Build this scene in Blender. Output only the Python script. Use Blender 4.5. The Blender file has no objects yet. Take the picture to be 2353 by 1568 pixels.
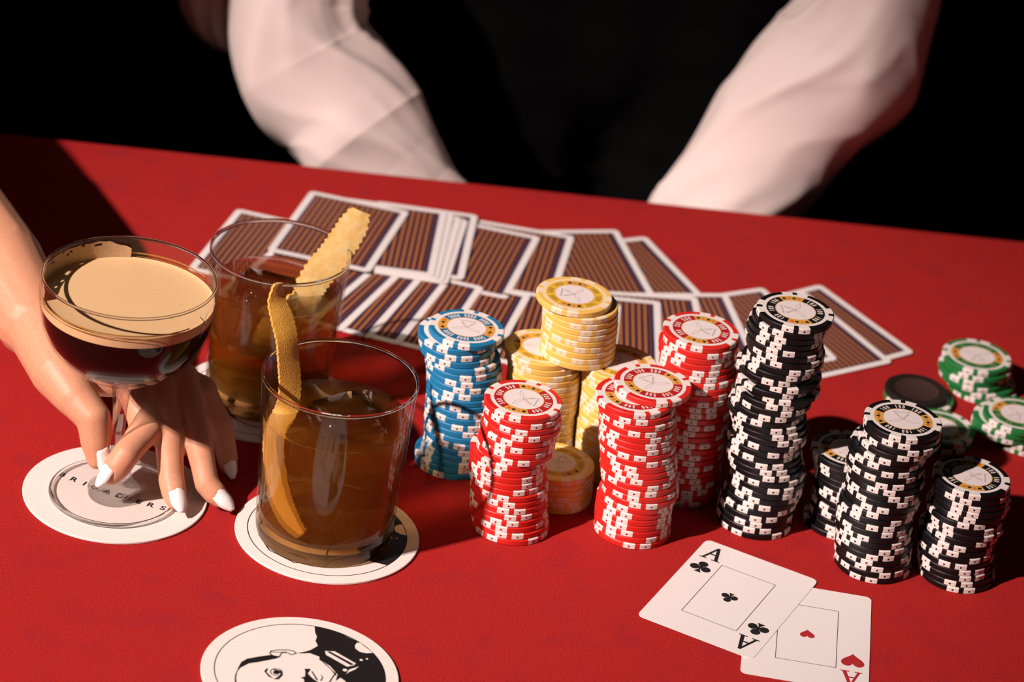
import bpy, bmesh, math, random
from math import sin, cos, pi, radians, sqrt, atan2, hypot
from mathutils import Vector, Matrix, noise
random.seed(11)
SC = bpy.context.scene
COL = SC.collection

# ------------------------------------------------------------------ camera, world, lamp, exposure
# table plane is z = 0 (floor at -0.75); x to the right, y away from the camera
PITCH, ROLL, CAM_H, F_PX = radians(28.3156), radians(7.9229), 0.86755, 7370.0
fwd = Vector((0, cos(PITCH), -sin(PITCH)))
upv = Vector((0, sin(PITCH), cos(PITCH)))
xv = Vector((1, 0, 0))
rgt = cos(ROLL) * xv + sin(ROLL) * upv
up2 = -sin(ROLL) * xv + cos(ROLL) * upv
cam_d = bpy.data.cameras.new('camera')
cam = bpy.data.objects.new('camera', cam_d)
COL.objects.link(cam)
M = Matrix.Identity(4)
for i, c in enumerate((rgt, up2, -fwd)):
    M[0][i], M[1][i], M[2][i] = c
M.translation = Vector((0, -1.40, CAM_H))
cam.matrix_world = M
cam_d.sensor_fit = 'HORIZONTAL'
cam_d.sensor_width = 36.0
cam_d.lens = F_PX / 2353 * 36.0
cam_d.clip_start = 0.05
cam_d.dof.use_dof = True
cam_d.dof.focus_distance = 1.60
cam_d.dof.aperture_fstop = 8.5
SC.camera = cam

world = bpy.data.worlds.new('world')
SC.world = world
world.use_nodes = True
world.node_tree.nodes['Background'].inputs[0].default_value = (1.0, 0.90, 0.86, 1)
world.node_tree.nodes['Background'].inputs[1].default_value = 0.011

SUN = Vector((-0.595, -0.4996, 0.629)).normalized()      # towards the lamp
LAMP_D = 8.0
AIM = Vector((-0.26, -0.06, 0.02))
ld = bpy.data.lights.new('spot_lamp', 'SPOT')
ld.energy = 5000.0
ld.color = (1.0, 0.81, 0.77)
ld.shadow_soft_size = 0.075
ld.spot_size = radians(9.9)
ld.spot_blend = 1.0
lamp = bpy.data.objects.new('spot_lamp', ld)
COL.objects.link(lamp)
lamp.location = Vector((0.0, 0.06, 0.02)) + SUN * LAMP_D
lamp.rotation_euler = (AIM - lamp.location).to_track_quat('-Z', 'Y').to_euler()

SC.view_settings.view_transform = 'Standard'
SC.view_settings.look = 'None'
SC.view_settings.exposure = 0.0
SC.view_settings.gamma = 1.0
SC.view_settings.use_curve_mapping = False
cy = SC.cycles
cy.max_bounces = 16
cy.transmission_bounces = 14
cy.diffuse_bounces = 2
cy.glossy_bounces = 6
cy.transparent_max_bounces = 12
cy.volume_bounces = 0
cy.use_denoising = True
cy.sample_clamp_indirect = 6.0
cy.blur_glossy = 0.4

# ------------------------------------------------------------------ materials
def mat(name, col, rough=0.5, var=0.06, scale=300.0, spec=0.5, bump=0.0, coat=0.0, sss=0.0, metallic=0.0, sheen=0.0, col2=None):
    m = bpy.data.materials.new(name)
    m.use_nodes = True
    nt = m.node_tree
    b = nt.nodes['Principled BSDF']
    tc = nt.nodes.new('ShaderNodeTexCoord')
    nz = nt.nodes.new('ShaderNodeTexNoise')
    nz.inputs['Scale'].default_value = scale
    nz.inputs['Detail'].default_value = 3.0
    nt.links.new(tc.outputs['Object'], nz.inputs['Vector'])
    mx = nt.nodes.new('ShaderNodeMix')
    mx.data_type = 'RGBA'
    c2 = col2 or tuple(min(1, c * (1 + 2 * var)) for c in col)
    mx.inputs[6].default_value = tuple(c * (1 - 2 * var) for c in col) + (1,) if col2 is None else tuple(col) + (1,)
    mx.inputs[7].default_value = tuple(c2) + (1,)
    nt.links.new(nz.outputs[0], mx.inputs[0])
    nt.links.new(mx.outputs[2], b.inputs['Base Color'])
    b.inputs['Roughness'].default_value = rough
    b.inputs['Specular IOR Level'].default_value = spec
    b.inputs['Metallic'].default_value = metallic
    b.inputs['Coat Weight'].default_value = coat
    b.inputs['Sheen Weight'].default_value = sheen
    if sss:
        b.inputs['Subsurface Weight'].default_value = sss
        b.inputs['Subsurface Radius'].default_value = (1.0, 0.35, 0.2)
        b.inputs['Subsurface Scale'].default_value = 0.004
    if bump:
        bp = nt.nodes.new('ShaderNodeBump')
        bp.inputs['Strength'].default_value = bump
        bp.inputs['Distance'].default_value = 0.0005
        nt.links.new(nz.outputs[0], bp.inputs['Height'])
        nt.links.new(bp.outputs[0], b.inputs['Normal'])
    return m

def felt_mat():
    m = mat('red_felt', (0.50, 0.017, 0.018), 0.95, 0.0, 900.0, 0.15, 0.35, sheen=0.0)
    nt = m.node_tree
    b = nt.nodes['Principled BSDF']
    tc = [n for n in nt.nodes if n.type == 'TEX_COORD'][0]
    n1 = [n for n in nt.nodes if n.type == 'TEX_NOISE'][0]
    n1.inputs['Detail'].default_value = 4
    n1.inputs['Roughness'].default_value = 0.7
    mx = [n for n in nt.nodes if n.type == 'MIX'][0]
    r1 = nt.nodes.new('ShaderNodeMapRange')
    r1.inputs[1].default_value, r1.inputs[2].default_value = 0.36, 0.64
    nt.links.new(n1.outputs[0], r1.inputs[0])
    nt.links.new(r1.outputs[0], mx.inputs[0])
    mx.inputs[6].default_value = (0.29, 0.011, 0.012, 1)
    mx.inputs[7].default_value = (0.47, 0.020, 0.014, 1)
    n2 = nt.nodes.new('ShaderNodeTexNoise')
    n2.inputs['Scale'].default_value = 45
    n2.inputs['Detail'].default_value = 5
    nt.links.new(tc.outputs['Object'], n2.inputs['Vector'])
    r2 = nt.nodes.new('ShaderNodeMapRange')
    r2.inputs[1].default_value, r2.inputs[2].default_value = 0.5, 0.75
    r2.inputs[3].default_value, r2.inputs[4].default_value = 0.0, 0.35
    nt.links.new(n2.outputs[0], r2.inputs[0])
    m2 = nt.nodes.new('ShaderNodeMix')
    m2.data_type = 'RGBA'
    m2.inputs[7].default_value = (0.22, 0.012, 0.03, 1)
    nt.links.new(mx.outputs[2], m2.inputs[6])
    nt.links.new(r2.outputs[0], m2.inputs[0])
    nt.links.new(m2.outputs[2], b.inputs['Base Color'])
    return m

def glass_mat(name, ior=1.47, rough=0.0, col=(1, 1, 1), absorb=None, dens=0.0):
    m = bpy.data.materials.new(name)
    m.use_nodes = True
    nt = m.node_tree
    b = nt.nodes['Principled BSDF']
    b.inputs['Base Color'].default_value = tuple(col) + (1,)
    b.inputs['Roughness'].default_value = rough
    b.inputs['IOR'].default_value = ior
    b.inputs['Transmission Weight'].default_value = 1.0
    if absorb:
        va = nt.nodes.new('ShaderNodeVolumeAbsorption')
        va.inputs['Color'].default_value = tuple(absorb) + (1,)
        va.inputs['Density'].default_value = dens
        nt.links.new(va.outputs[0], nt.nodes['Material Output'].inputs['Volume'])
    return m

def thin_glass(name, tint=(0.985, 0.985, 0.985)):
    """thin parallel-walled glass: straight-through transmission plus Fresnel reflection"""
    m = bpy.data.materials.new(name)
    m.use_nodes = True
    nt = m.node_tree
    nt.nodes.remove(nt.nodes['Principled BSDF'])
    lw = nt.nodes.new('ShaderNodeLayerWeight'); lw.inputs['Blend'].default_value = 0.5
    pw = nt.nodes.new('ShaderNodeMath'); pw.operation = 'POWER'; pw.inputs[1].default_value = 4.0
    ma = nt.nodes.new('ShaderNodeMath'); ma.operation = 'MULTIPLY_ADD'; ma.inputs[1].default_value = 0.5; ma.inputs[2].default_value = 0.025
    tr = nt.nodes.new('ShaderNodeBsdfTransparent'); tr.inputs[0].default_value = tuple(tint) + (1,)
    gl = nt.nodes.new('ShaderNodeBsdfGlossy'); gl.inputs['Roughness'].default_value = 0.03
    mx = nt.nodes.new('ShaderNodeMixShader')
    nt.links.new(lw.outputs['Facing'], pw.inputs[0]); nt.links.new(pw.outputs[0], ma.inputs[0])
    nt.links.new(ma.outputs[0], mx.inputs[0]); nt.links.new(tr.outputs[0], mx.inputs[1]); nt.links.new(gl.outputs[0], mx.inputs[2])
    nt.links.new(mx.outputs[0], nt.nodes['Material Output'].inputs['Surface'])
    return m

def card_back_mat():
    m = bpy.data.materials.new('card_back_weave')
    m.use_nodes = True
    nt = m.node_tree
    b = nt.nodes['Principled BSDF']
    b.inputs['Roughness'].default_value = 0.45
    b.inputs['Specular IOR Level'].default_value = 0.25
    tc = nt.nodes.new('ShaderNodeTexCoord')
    sx = nt.nodes.new('ShaderNodeSeparateXYZ')
    nt.links.new(tc.outputs['Object'], sx.inputs[0])
    def op(kind, a, bb=None):
        n = nt.nodes.new('ShaderNodeMath')
        n.operation = kind
        for i, v in enumerate((a, bb)):
            if v is None:
                continue
            if isinstance(v, (int, float)):
                n.inputs[i].default_value = v
            else:
                nt.links.new(v, n.inputs[i])
        return n.outputs[0]
    W = 0.0036
    u = op('FRACT', op('DIVIDE', op('ADD', sx.outputs[0], 0.0985 * 1), W))
    col_i = op('FLOOR', op('DIVIDE', op('ADD', sx.outputs[0], 0.0985), W))
    du = op('ABSOLUTE', op('SUBTRACT', u, 0.5))
    v = op('FRACT', op('ADD', op('DIVIDE', sx.outputs[1], 0.0026), op('ADD', op('MULTIPLY', col_i, 0.5), 20.0)))
    dv = op('ABSOLUTE', op('SUBTRACT', v, 0.5))
    # two interlaced chains of small ovals in each stripe
    blob = op('ADD', op('MULTIPLY', op('MULTIPLY', du, du), 5.0), op('MULTIPLY', op('MULTIPLY', dv, dv), 2.6))
    rp = nt.nodes.new('ShaderNodeValToRGB')
    e = rp.color_ramp.elements
    e[0].position, e[0].color = 0.0, (0.64, 0.25, 0.05, 1)
    e[1].position, e[1].color = 0.72, (0.018, 0.014, 0.045, 1)
    k = rp.color_ramp.elements.new(0.22); k.color = (0.50, 0.16, 0.03, 1)
    k = rp.color_ramp.elements.new(0.42); k.color = (0.15, 0.05, 0.035, 1)
    nt.links.new(blob, rp.inputs[0])
    nt.links.new(rp.outputs[0], b.inputs['Base Color'])
    return m

def spot_mat(name, base, dot):
    m = mat(name, base, 0.42, 0.02, 500.0, 0.4)
    nt = m.node_tree
    b = nt.nodes['Principled BSDF']
    tc = [n for n in nt.nodes if n.type == 'TEX_COORD'][0]
    mx = [n for n in nt.nodes if n.type == 'MIX'][0]
    sub = nt.nodes.new('ShaderNodeVectorMath'); sub.operation = 'SUBTRACT'
    sub.inputs[1].default_value = (0.02, 0, 0.00160)
    nt.links.new(tc.outputs['Object'], sub.inputs[0])
    mul = nt.nodes.new('ShaderNodeVectorMath'); mul.operation = 'MULTIPLY'
    mul.inputs[1].default_value = (0.6, 1, 1)
    nt.links.new(sub.outputs[0], mul.inputs[0])
    ln = nt.nodes.new('ShaderNodeVectorMath'); ln.operation = 'LENGTH'
    nt.links.new(mul.outputs[0], ln.inputs[0])
    lt = nt.nodes.new('ShaderNodeMath'); lt.operation = 'LESS_THAN'
    lt.inputs[1].default_value = 0.00058
    nt.links.new(ln.outputs['Value'], lt.inputs[0])
    m2 = nt.nodes.new('ShaderNodeMix'); m2.data_type = 'RGBA'
    nt.links.new(lt.outputs[0], m2.inputs[0])
    nt.links.new(mx.outputs[2], m2.inputs[6])
    m2.inputs[7].default_value = tuple(dot) + (1,)
    nt.links.new(m2.outputs[2], b.inputs['Base Color'])
    return m

WHITE = (0.82, 0.76, 0.70)
FELT = felt_mat()
M_PLASTIC = {
    'red': mat('red_clay', (0.66, 0.022, 0.016), 0.42, 0.03, 700, 0.4, 0.05),
    'black': mat('black_clay', (0.0055, 0.005, 0.006), 0.38, 0.05, 700, 0.35, 0.05),
    'blue': mat('blue_clay', (0.014, 0.19, 0.38), 0.42, 0.03, 700, 0.4, 0.05),
    'yellow': mat('yellow_clay', (0.86, 0.54, 0.12), 0.42, 0.03, 700, 0.4, 0.05),
    'green': mat('green_clay', (0.016, 0.19, 0.045), 0.42, 0.03, 700, 0.4, 0.05),
}
M_DOT = {'red': (0.40, 0.01, 0.012), 'black': (0.012, 0.008, 0.008), 'blue': (0.05, 0.07, 0.11), 'yellow': (0.74, 0.50, 0.16), 'green': (0.05, 0.09, 0.04)}
M_SPOT = {k: spot_mat(k + '_chip_insert', WHITE if k != 'yellow' else (0.86, 0.72, 0.50), M_DOT[k]) for k in M_DOT}
M_RIM = mat('chip_white_ring', WHITE, 0.42, 0.02, 500, 0.4)
M_RIMY = mat('chip_cream_ring', (0.86, 0.70, 0.44), 0.42, 0.02, 500, 0.4)
M_LABEL = {
    'red': mat('crimson_label', (0.44, 0.012, 0.018), 0.5, 0.05, 900, 0.3),
    'black': mat('black_label', (0.008, 0.007, 0.008), 0.5, 0.05, 900, 0.3),
    'blue': mat('blue_label', (0.012, 0.15, 0.30), 0.5, 0.05, 900, 0.3),
    'yellow': mat('yellow_label', (0.78, 0.48, 0.04), 0.5, 0.05, 900, 0.3),
    'green': mat('green_label', (0.02, 0.16, 0.045), 0.5, 0.05, 900, 0.3),
}
M_NUM = {'red': (0.80, 0.74, 0.66), 'black': (0.80, 0.74, 0.66), 'blue': (0.80, 0.74, 0.66), 'yellow': (0.30, 0.15, 0.03), 'green': (0.30, 0.32, 0.10)}
M_NUM = {k: mat(k + '_numeral_ink', v, 0.5, 0.02) for k, v in M_NUM.items()}
M_GOLD = mat('gold_print', (0.68, 0.36, 0.07), 0.5, 0.1, 1500, 0.3)
M_PAPERW = mat('white_inlay', (0.80, 0.73, 0.70), 0.5, 0.05, 1500, 0.3)
M_INKB = mat('black_ink', (0.012, 0.010, 0.010), 0.55, 0.05, 600, 0.3)
M_INKR = mat('red_ink', (0.40, 0.02, 0.025), 0.55, 0.05, 600, 0.3)
M_INKO = mat('orange_red_ink', (0.62, 0.13, 0.03), 0.55, 0.05, 600, 0.3)
M_INKG = mat('bronze_ink', (0.36, 0.20, 0.09), 0.5, 0.1, 600, 0.3)
M_CARD = mat('card_stock', (0.81, 0.77, 0.73), 0.42, 0.02, 900, 0.3)
M_BACK = card_back_mat()
M_NAVY = mat('navy_print', (0.018, 0.016, 0.06), 0.45, 0.05, 600, 0.25)
M_BOARD = mat('coaster_board', (0.80, 0.73, 0.66), 0.85, 0.05, 700, 0.2, 0.12)
M_GLASS = glass_mat('clear_glass', 1.5)
M_THIN = thin_glass('thin_glass')
def bend(m, ior, share):
    """let part of the light through a thin_glass material bend as it would in the solid"""
    nt = m.node_tree
    old = [n for n in nt.nodes if n.type == 'MIX_SHADER'][0]
    tr = [n for n in nt.nodes if n.type == 'BSDF_TRANSPARENT'][0]
    rf = nt.nodes.new('ShaderNodeBsdfRefraction'); rf.inputs['Roughness'].default_value = 0.0; rf.inputs['IOR'].default_value = ior
    rf.inputs['Color'].default_value = tr.inputs[0].default_value[:]
    mx = nt.nodes.new('ShaderNodeMixShader'); mx.inputs[0].default_value = share
    nt.links.new(tr.outputs[0], mx.inputs[1]); nt.links.new(rf.outputs[0], mx.inputs[2]); nt.links.new(mx.outputs[0], old.inputs[1])
    return m
M_AMBER = bend(thin_glass('amber_spirit', (1, 1, 1)), 1.34, 0.5)
nt = M_AMBER.node_tree
va = nt.nodes.new('ShaderNodeVolumeAbsorption'); va.inputs['Color'].default_value = (0.965, 0.60, 0.06, 1); va.inputs['Density'].default_value = 52.0
vs = nt.nodes.new('ShaderNodeVolumeScatter'); vs.inputs['Color'].default_value = (1.0, 0.37, 0.02, 1); vs.inputs['Density'].default_value = 19.0
ad = nt.nodes.new('ShaderNodeAddShader')
nt.links.new(va.outputs[0], ad.inputs[0]); nt.links.new(vs.outputs[0], ad.inputs[1])
nt.links.new(ad.outputs[0], nt.nodes['Material Output'].inputs['Volume'])
M_ICE = bend(thin_glass('clear_ice', (0.98, 0.95, 0.92)), 1.16, 0.5)
[n for n in M_ICE.node_tree.nodes if n.type == 'MATH' and n.operation == 'MULTIPLY_ADD'][0].inputs[2].default_value = 0.13
M_STEM = bend(thin_glass('stem_glass', (0.98, 0.97, 0.96)), 1.45, 0.35)
M_BASE = bend(thin_glass('amber_glow_tinted_glass', (1.0, 0.86, 0.66)), 1.45, 0.6)  # clear glass; the drink's reflected amber glow is put into the tint
M_COFFEE = mat('dark_coffee', (0.006, 0.003, 0.002), 0.2, 0.05, 200, 0.12)
M_FOAM = mat('coffee_foam', (0.66, 0.44, 0.22), 0.75, 0.10, 2200, 0.2, 0.25)
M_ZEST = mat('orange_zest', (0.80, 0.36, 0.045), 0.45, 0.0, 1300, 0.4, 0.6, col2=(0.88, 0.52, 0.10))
M_ZESTY = mat('zest_painted_highlight', (0.88, 0.46, 0.05), 0.5, 0.0, 260, 0.3, 0.6, col2=(0.95, 0.80, 0.42))  # paler copy of the zest, its bright cream highlight painted into the colour
M_PITH = mat('orange_pith', (0.70, 0.36, 0.08), 0.7, 0.08, 900, 0.2)
M_SKIN = mat('skin', (0.58, 0.26, 0.145), 0.48, 0.0, 600, 0.35, 0.12, sss=0.12, col2=(0.68, 0.34, 0.20))
M_NAIL = mat('white_nail_polish', (0.88, 0.82, 0.78), 0.15, 0.01, 400, 0.5, coat=0.5)
M_SHIRT = mat('white_shirt_cotton', (0.83, 0.71, 0.65), 0.85, 0.03, 1200, 0.15, 0.2, sheen=0.0)
M_BLACKCLOTH = mat('black_cloth', (0.004, 0.0038, 0.004), 0.95, 0.1, 600, 0.05)
M_HAIR = mat('dark_hair', (0.010, 0.006, 0.004), 0.6, 0.2, 500, 0.3)
M_EYE = mat('eye_white', (0.7, 0.68, 0.65), 0.2, 0.02)
M_IRIS = mat('brown_iris', (0.05, 0.02, 0.01), 0.2, 0.1)
M_GILT = mat('gilt_line', (0.42, 0.22, 0.04), 0.4, 0.05, 400, 0.5, metallic=0.3)
M_DARKROOM = mat('dark_room_paint', (0.006, 0.0055, 0.0055), 0.95, 0.1, 8, 0.05)
M_WALL = mat('wall_paint', (0.74, 0.68, 0.66), 0.9, 0.03, 3, 0.1)
M_WOOD = mat('dark_wood', (0.02, 0.010, 0.006), 0.5, 0.2, 20, 0.3)

# ------------------------------------------------------------------ mesh helpers
class MB:
    def __init__(s):
        s.v, s.f, s.m = [], [], []
    def face(s, pts, mi=0):
        b = len(s.v); s.v += [tuple(p) for p in pts]; s.f.append(tuple(range(b, b + len(pts)))); s.m.append(mi)
    def poly(s, pts, z, mi=0):
        a = sum(p[0] * q[1] - q[0] * p[1] for p, q in zip(pts, pts[1:] + pts[:1]))
        if a < 0: pts = pts[::-1]
        s.face([(p[0], p[1], z) for p in pts], mi)
    def strip(s, pts, w, z, mi=0, closed=False):
        n = len(pts)
        for i in range(n if closed else n - 1):
            a, b = Vector(pts[i]), Vector(pts[(i + 1) % n])
            d = b - a
            if d.length < 1e-9: continue
            d.normalize(); p = Vector((-d.y, d.x)) * w / 2; e = d * w * 0.3
            s.poly([tuple(a - e + p), tuple(a - e - p), tuple(b + e - p), tuple(b + e + p)], z, mi)
    def ring(s, r0, r1, z, mi=0, a0=0.0, a1=2 * pi, n=48):
        b = len(s.v)
        for i in range(n + 1):
            a = a0 + (a1 - a0) * i / n
            s.v += [(r0 * cos(a), r0 * sin(a), z), (r1 * cos(a), r1 * sin(a), z)]
        for i in range(n):
            k = b + 2 * i
            s.f.append((k, k + 1, k + 3, k + 2)); s.m.append(mi)
    def lathe(s, prof, seg=48, mats=None, c=(0, 0, 0), closed=False):
        """prof: (r, z) list, bottom axis outwards then up; r=0 makes a pole"""
        idx = []
        for r, z in prof:
            if r == 0:
                idx.append([len(s.v)] * seg); s.v.append((c[0], c[1], c[2] + z))
            else:
                idx.append(list(range(len(s.v), len(s.v) + seg)))
                s.v += [(c[0] + r * cos(2 * pi * i / seg), c[1] + r * sin(2 * pi * i / seg), c[2] + z) for i in range(seg)]
        n = len(prof)
        for k in range(n if closed else n - 1):
            A, B = idx[k], idx[(k + 1) % n]
            for i in range(seg):
                j = (i + 1) % seg
                f = []
                for q in (A[i], A[j], B[j], B[i]):
                    if q not in f: f.append(q)
                if len(f) > 2:
                    s.f.append(tuple(f)); s.m.append(mats[k] if mats else 0)
    def sphere(s, c, r, nu=12, nv=8, sq=(1, 1, 1)):
        b = len(s.v)
        s.v.append((c[0], c[1], c[2] + r * sq[2]))
        for j in range(1, nv):
            t = pi * j / nv
            for i in range(nu):
                a = 2 * pi * i / nu
                s.v.append((c[0] + r * sin(t) * cos(a) * sq[0], c[1] + r * sin(t) * sin(a) * sq[1], c[2] + r * cos(t) * sq[2]))
        s.v.append((c[0], c[1], c[2] - r * sq[2]))
        L = len(s.v) - 1
        for i in range(nu):
            k = (i + 1) % nu
            s.f.append((b, b + 1 + i, b + 1 + k)); s.m.append(0)
            s.f.append((L, L - nu + k, L - nu + i)); s.m.append(0)
            for j in range(nv - 2):
                o = b + 1 + j * nu
                s.f.append((o + i, o + nu + i, o + nu + k, o + k)); s.m.append(0)
    def bone(s, a, ra, b, rb, step=0.35, sq=(1, 1, 1)):
        a, b = Vector(a), Vector(b)
        n = max(2, int((b - a).length / (step * min(ra, rb))) + 1)
        for i in range(n + 1):
            t = i / n
            s.sphere(a.lerp(b, t), ra + (rb - ra) * t, sq=sq)
    def mesh(s, name, mats, smooth=False, angle=None, weld=False):
        me = bpy.data.meshes.new(name)
        if weld:   # share corners between neighbouring faces so they shade smoothly
            key, nv, idx = {}, [], []
            for p in s.v:
                k = tuple(round(c * 2e6) for c in p)
                if k not in key: key[k] = len(nv); nv.append(p)
                idx.append(key[k])
            ff, fm = [], []
            for f, m in zip(s.f, s.m):
                q = []
                for i in f:
                    if idx[i] not in q: q.append(idx[i])
                if len(q) > 2: ff.append(tuple(q)); fm.append(m)
            s.v, s.f, s.m = nv, ff, fm
        me.from_pydata(s.v, [], s.f)
        for m in mats: me.materials.append(m)
        me.polygons.foreach_set('material_index', s.m)
        if smooth:
            me.polygons.foreach_set('use_smooth', [True] * len(me.polygons))
            if angle: me.set_sharp_from_angle(angle=radians(angle))
        me.update()
        return me
    def build(s, name, mats, parent=None, smooth=False, angle=None, weld=False):
        return link(name, s.mesh(name, mats, smooth, angle, weld), parent)

def link(name, me, parent=None, loc=None, rz=None):
    o = bpy.data.objects.new(name, me)
    COL.objects.link(o)
    if parent is not None: o.parent = parent
    if loc is not None: o.location = loc
    if rz is not None: o.rotation_euler = (0, 0, rz)
    return o

def tag(o, label=None, cat=None, group=None, kind=None):
    if label: o['label'] = label
    if cat: o['category'] = cat
    if group: o['group'] = group
    if kind: o['kind'] = kind
    return o

def box(mb, x0, x1, y0, y1, z0, z1, mi=0):
    c = [(x, y, z) for z in (z0, z1) for y in (y0, y1) for x in (x0, x1)]
    for f in ((0, 2, 3, 1), (4, 5, 7, 6), (0, 1, 5, 4), (2, 6, 7, 3), (0, 4, 6, 2), (1, 3, 7, 5)):
        mb.face([c[i] for i in f], mi)

def remeshed(mb, name, voxel, smooth=5, mats=(), extra=None):
    """fuse overlapping spheres into one continuous surface"""
    tmp = mb.build(name + '_tmp', [])
    m = tmp.modifiers.new('fuse', 'REMESH'); m.mode = 'VOXEL'; m.voxel_size = voxel
    m = tmp.modifiers.new('even', 'SMOOTH'); m.factor = 0.5; m.iterations = smooth
    bpy.context.view_layer.update()
    dg = bpy.context.evaluated_depsgraph_get()
    me = bpy.data.meshes.new_from_object(tmp.evaluated_get(dg))
    bpy.data.objects.remove(tmp)
    me.name = name
    me.materials.clear()
    for x in mats: me.materials.append(x)
    me.polygons.foreach_set('use_smooth', [True] * len(me.polygons))
    me.polygons.foreach_set('material_index', [0] * len(me.polygons))
    return me

_gl = {}
def glyphs(txt, bold=0.0, cx=1.0, spacing=1.0):
    """flat text outline: verts, faces, width, height (height of a capital = 1)"""
    k = (txt, bold, cx, spacing)
    if k not in _gl:
        cu = bpy.data.curves.new('t', 'FONT')
        cu.body = txt; cu.size = 1.0; cu.offset = bold; cu.resolution_u = 3; cu.space_character = spacing
        o = bpy.data.objects.new('t', cu); COL.objects.link(o)
        bpy.context.view_layer.update()
        me = bpy.data.meshes.new_from_object(o.evaluated_get(bpy.context.evaluated_depsgraph_get()))
        v = [tuple(q.co) for q in me.vertices]; f = [tuple(p.vertices) for p in me.polygons]
        bpy.data.objects.remove(o); bpy.data.curves.remove(cu); bpy.data.meshes.remove(me)
        x0, x1 = min(q[0] for q in v), max(q[0] for q in v)
        y0, y1 = min(q[1] for q in v), max(q[1] for q in v)
        h = y1 - y0
        v = [((q[0] - (x0 + x1) / 2) / h * cx, (q[1] - (y0 + y1) / 2) / h) for q in v]
        _gl[k] = (v, f, (x1 - x0) / h * cx)
    return _gl[k]

def put_text(mb, txt, x, y, rot, h, z, mi=0, bold=0.0, cx=1.0, spacing=1.0):
    v, f, w = glyphs(txt, bold, cx, spacing)
    b = len(mb.v); c, s = cos(rot), sin(rot)
    mb.v += [(x + h * (p[0] * c - p[1] * s), y + h * (p[0] * s + p[1] * c), z) for p in v]
    for q in f:
        mb.f.append(tuple(b + i for i in q)); mb.m.append(mi)

def circ(cx, cy, r, n=16, ry=None):
    return [(cx + r * cos(2 * pi * i / n), cy + (ry or r) * sin(2 * pi * i / n)) for i in range(n)]
def suit(mb, kind, x, y, rot, s, z, mi):
    """suit mark about s tall"""
    c, sn = cos(rot), sin(rot)
    def T(pts): return [(x + s * (p[0] * c - p[1] * sn), y + s * (p[0] * sn + p[1] * c)) for p in pts]
    def heart():
        o = []
        for i in range(28):
            t = 2 * pi * i / 28
            o.append((16 * sin(t) ** 3 / 34, (13 * cos(t) - 5 * cos(2 * t) - 2 * cos(3 * t) - cos(4 * t)) / 31))
        return o
    stem = [(-0.035, 0.0), (-0.05, -0.25), (-0.18, -0.48), (0.18, -0.48), (0.05, -0.25), (0.035, 0.0)]
    if kind == 'heart':
        mb.poly(T(heart()), z, mi)
    elif kind == 'diamond':
        mb.poly(T([(0, 0.5), (-0.15, 0.2), (-0.36, 0), (-0.15, -0.2), (0, -0.5), (0.15, -0.2), (0.36, 0), (0.15, 0.2)]), z, mi)
    elif kind == 'club':
        for q in ((0, 0.27), (-0.275, -0.10), (0.275, -0.10)):
            mb.poly(T(circ(q[0], q[1], 0.228, 22)), z, mi)
        mb.poly(T([(-0.07, 0.12), (0.07, 0.12), (0.1, -0.10), (-0.1, -0.10)]), z, mi)
        mb.poly(T(stem), z + 1e-6, mi)
    else:
        mb.poly(T([(p[0], -p[1] + 0.08) for p in heart()]), z, mi)
        mb.poly(T(stem), z + 1e-6, mi)

# ------------------------------------------------------------------ room and table
mb = MB(); box(mb, -3, 3, -3, 3.2, -0.80, -0.75)
tag(mb.build('floor', [M_DARKROOM]), kind='structure')

mb = MB(); box(mb, -3, 3, 3.2, 3.3, -0.8, 2.2)
tag(mb.build('wall_back', [M_WALL]), kind='structure')
mb = MB(); box(mb, -3.1, -3, 0.5, 3.3, -0.8, 2.2)
tag(mb.build('wall_left', [M_WALL]), kind='structure')
mb = MB(); box(mb, 3, 3.1, 0.5, 3.3, -0.8, 2.2)
tag(mb.build('wall_right', [M_WALL]), kind='structure')
TR = radians(4.31)
table = tag(link('card_table', None, None, (0, 0.4139, 0), TR), 'long card table covered in red felt with a straight far edge', 'table')
def slab(x0, x1, y0, y1, z0, z1, bev, name, m, parent):
    bm = bmesh.new()
    bmesh.ops.create_cube(bm, size=1)
    for v in bm.verts:
        v.co = Vector(((x0 + x1) / 2 + v.co.x * (x1 - x0), (y0 + y1) / 2 + v.co.y * (y1 - y0), (z0 + z1) / 2 + v.co.z * (z1 - z0)))
    if bev: bmesh.ops.bevel(bm, geom=bm.edges[:], offset=bev, segments=3, affect='EDGES')
    me = bpy.data.meshes.new(name); bm.to_mesh(me); bm.free(); me.materials.append(m)
    return link(name, me, parent)
slab(-0.66, 1.15, -1.0, 0.0, -0.030, 0.0, 0.003, 'table_top', FELT, table)
slab(-0.60, 1.09, -0.95, -0.06, -0.09, -0.0301, 0.0, 'apron', M_WOOD, table)
for x in (-0.22, 1.04):
    for y in (-0.90, -0.11):
        slab(x - 0.03, x + 0.03, y - 0.03, y + 0.03, -0.75, -0.0901, 0.004, 'leg', M_WOOD, table)

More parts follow.
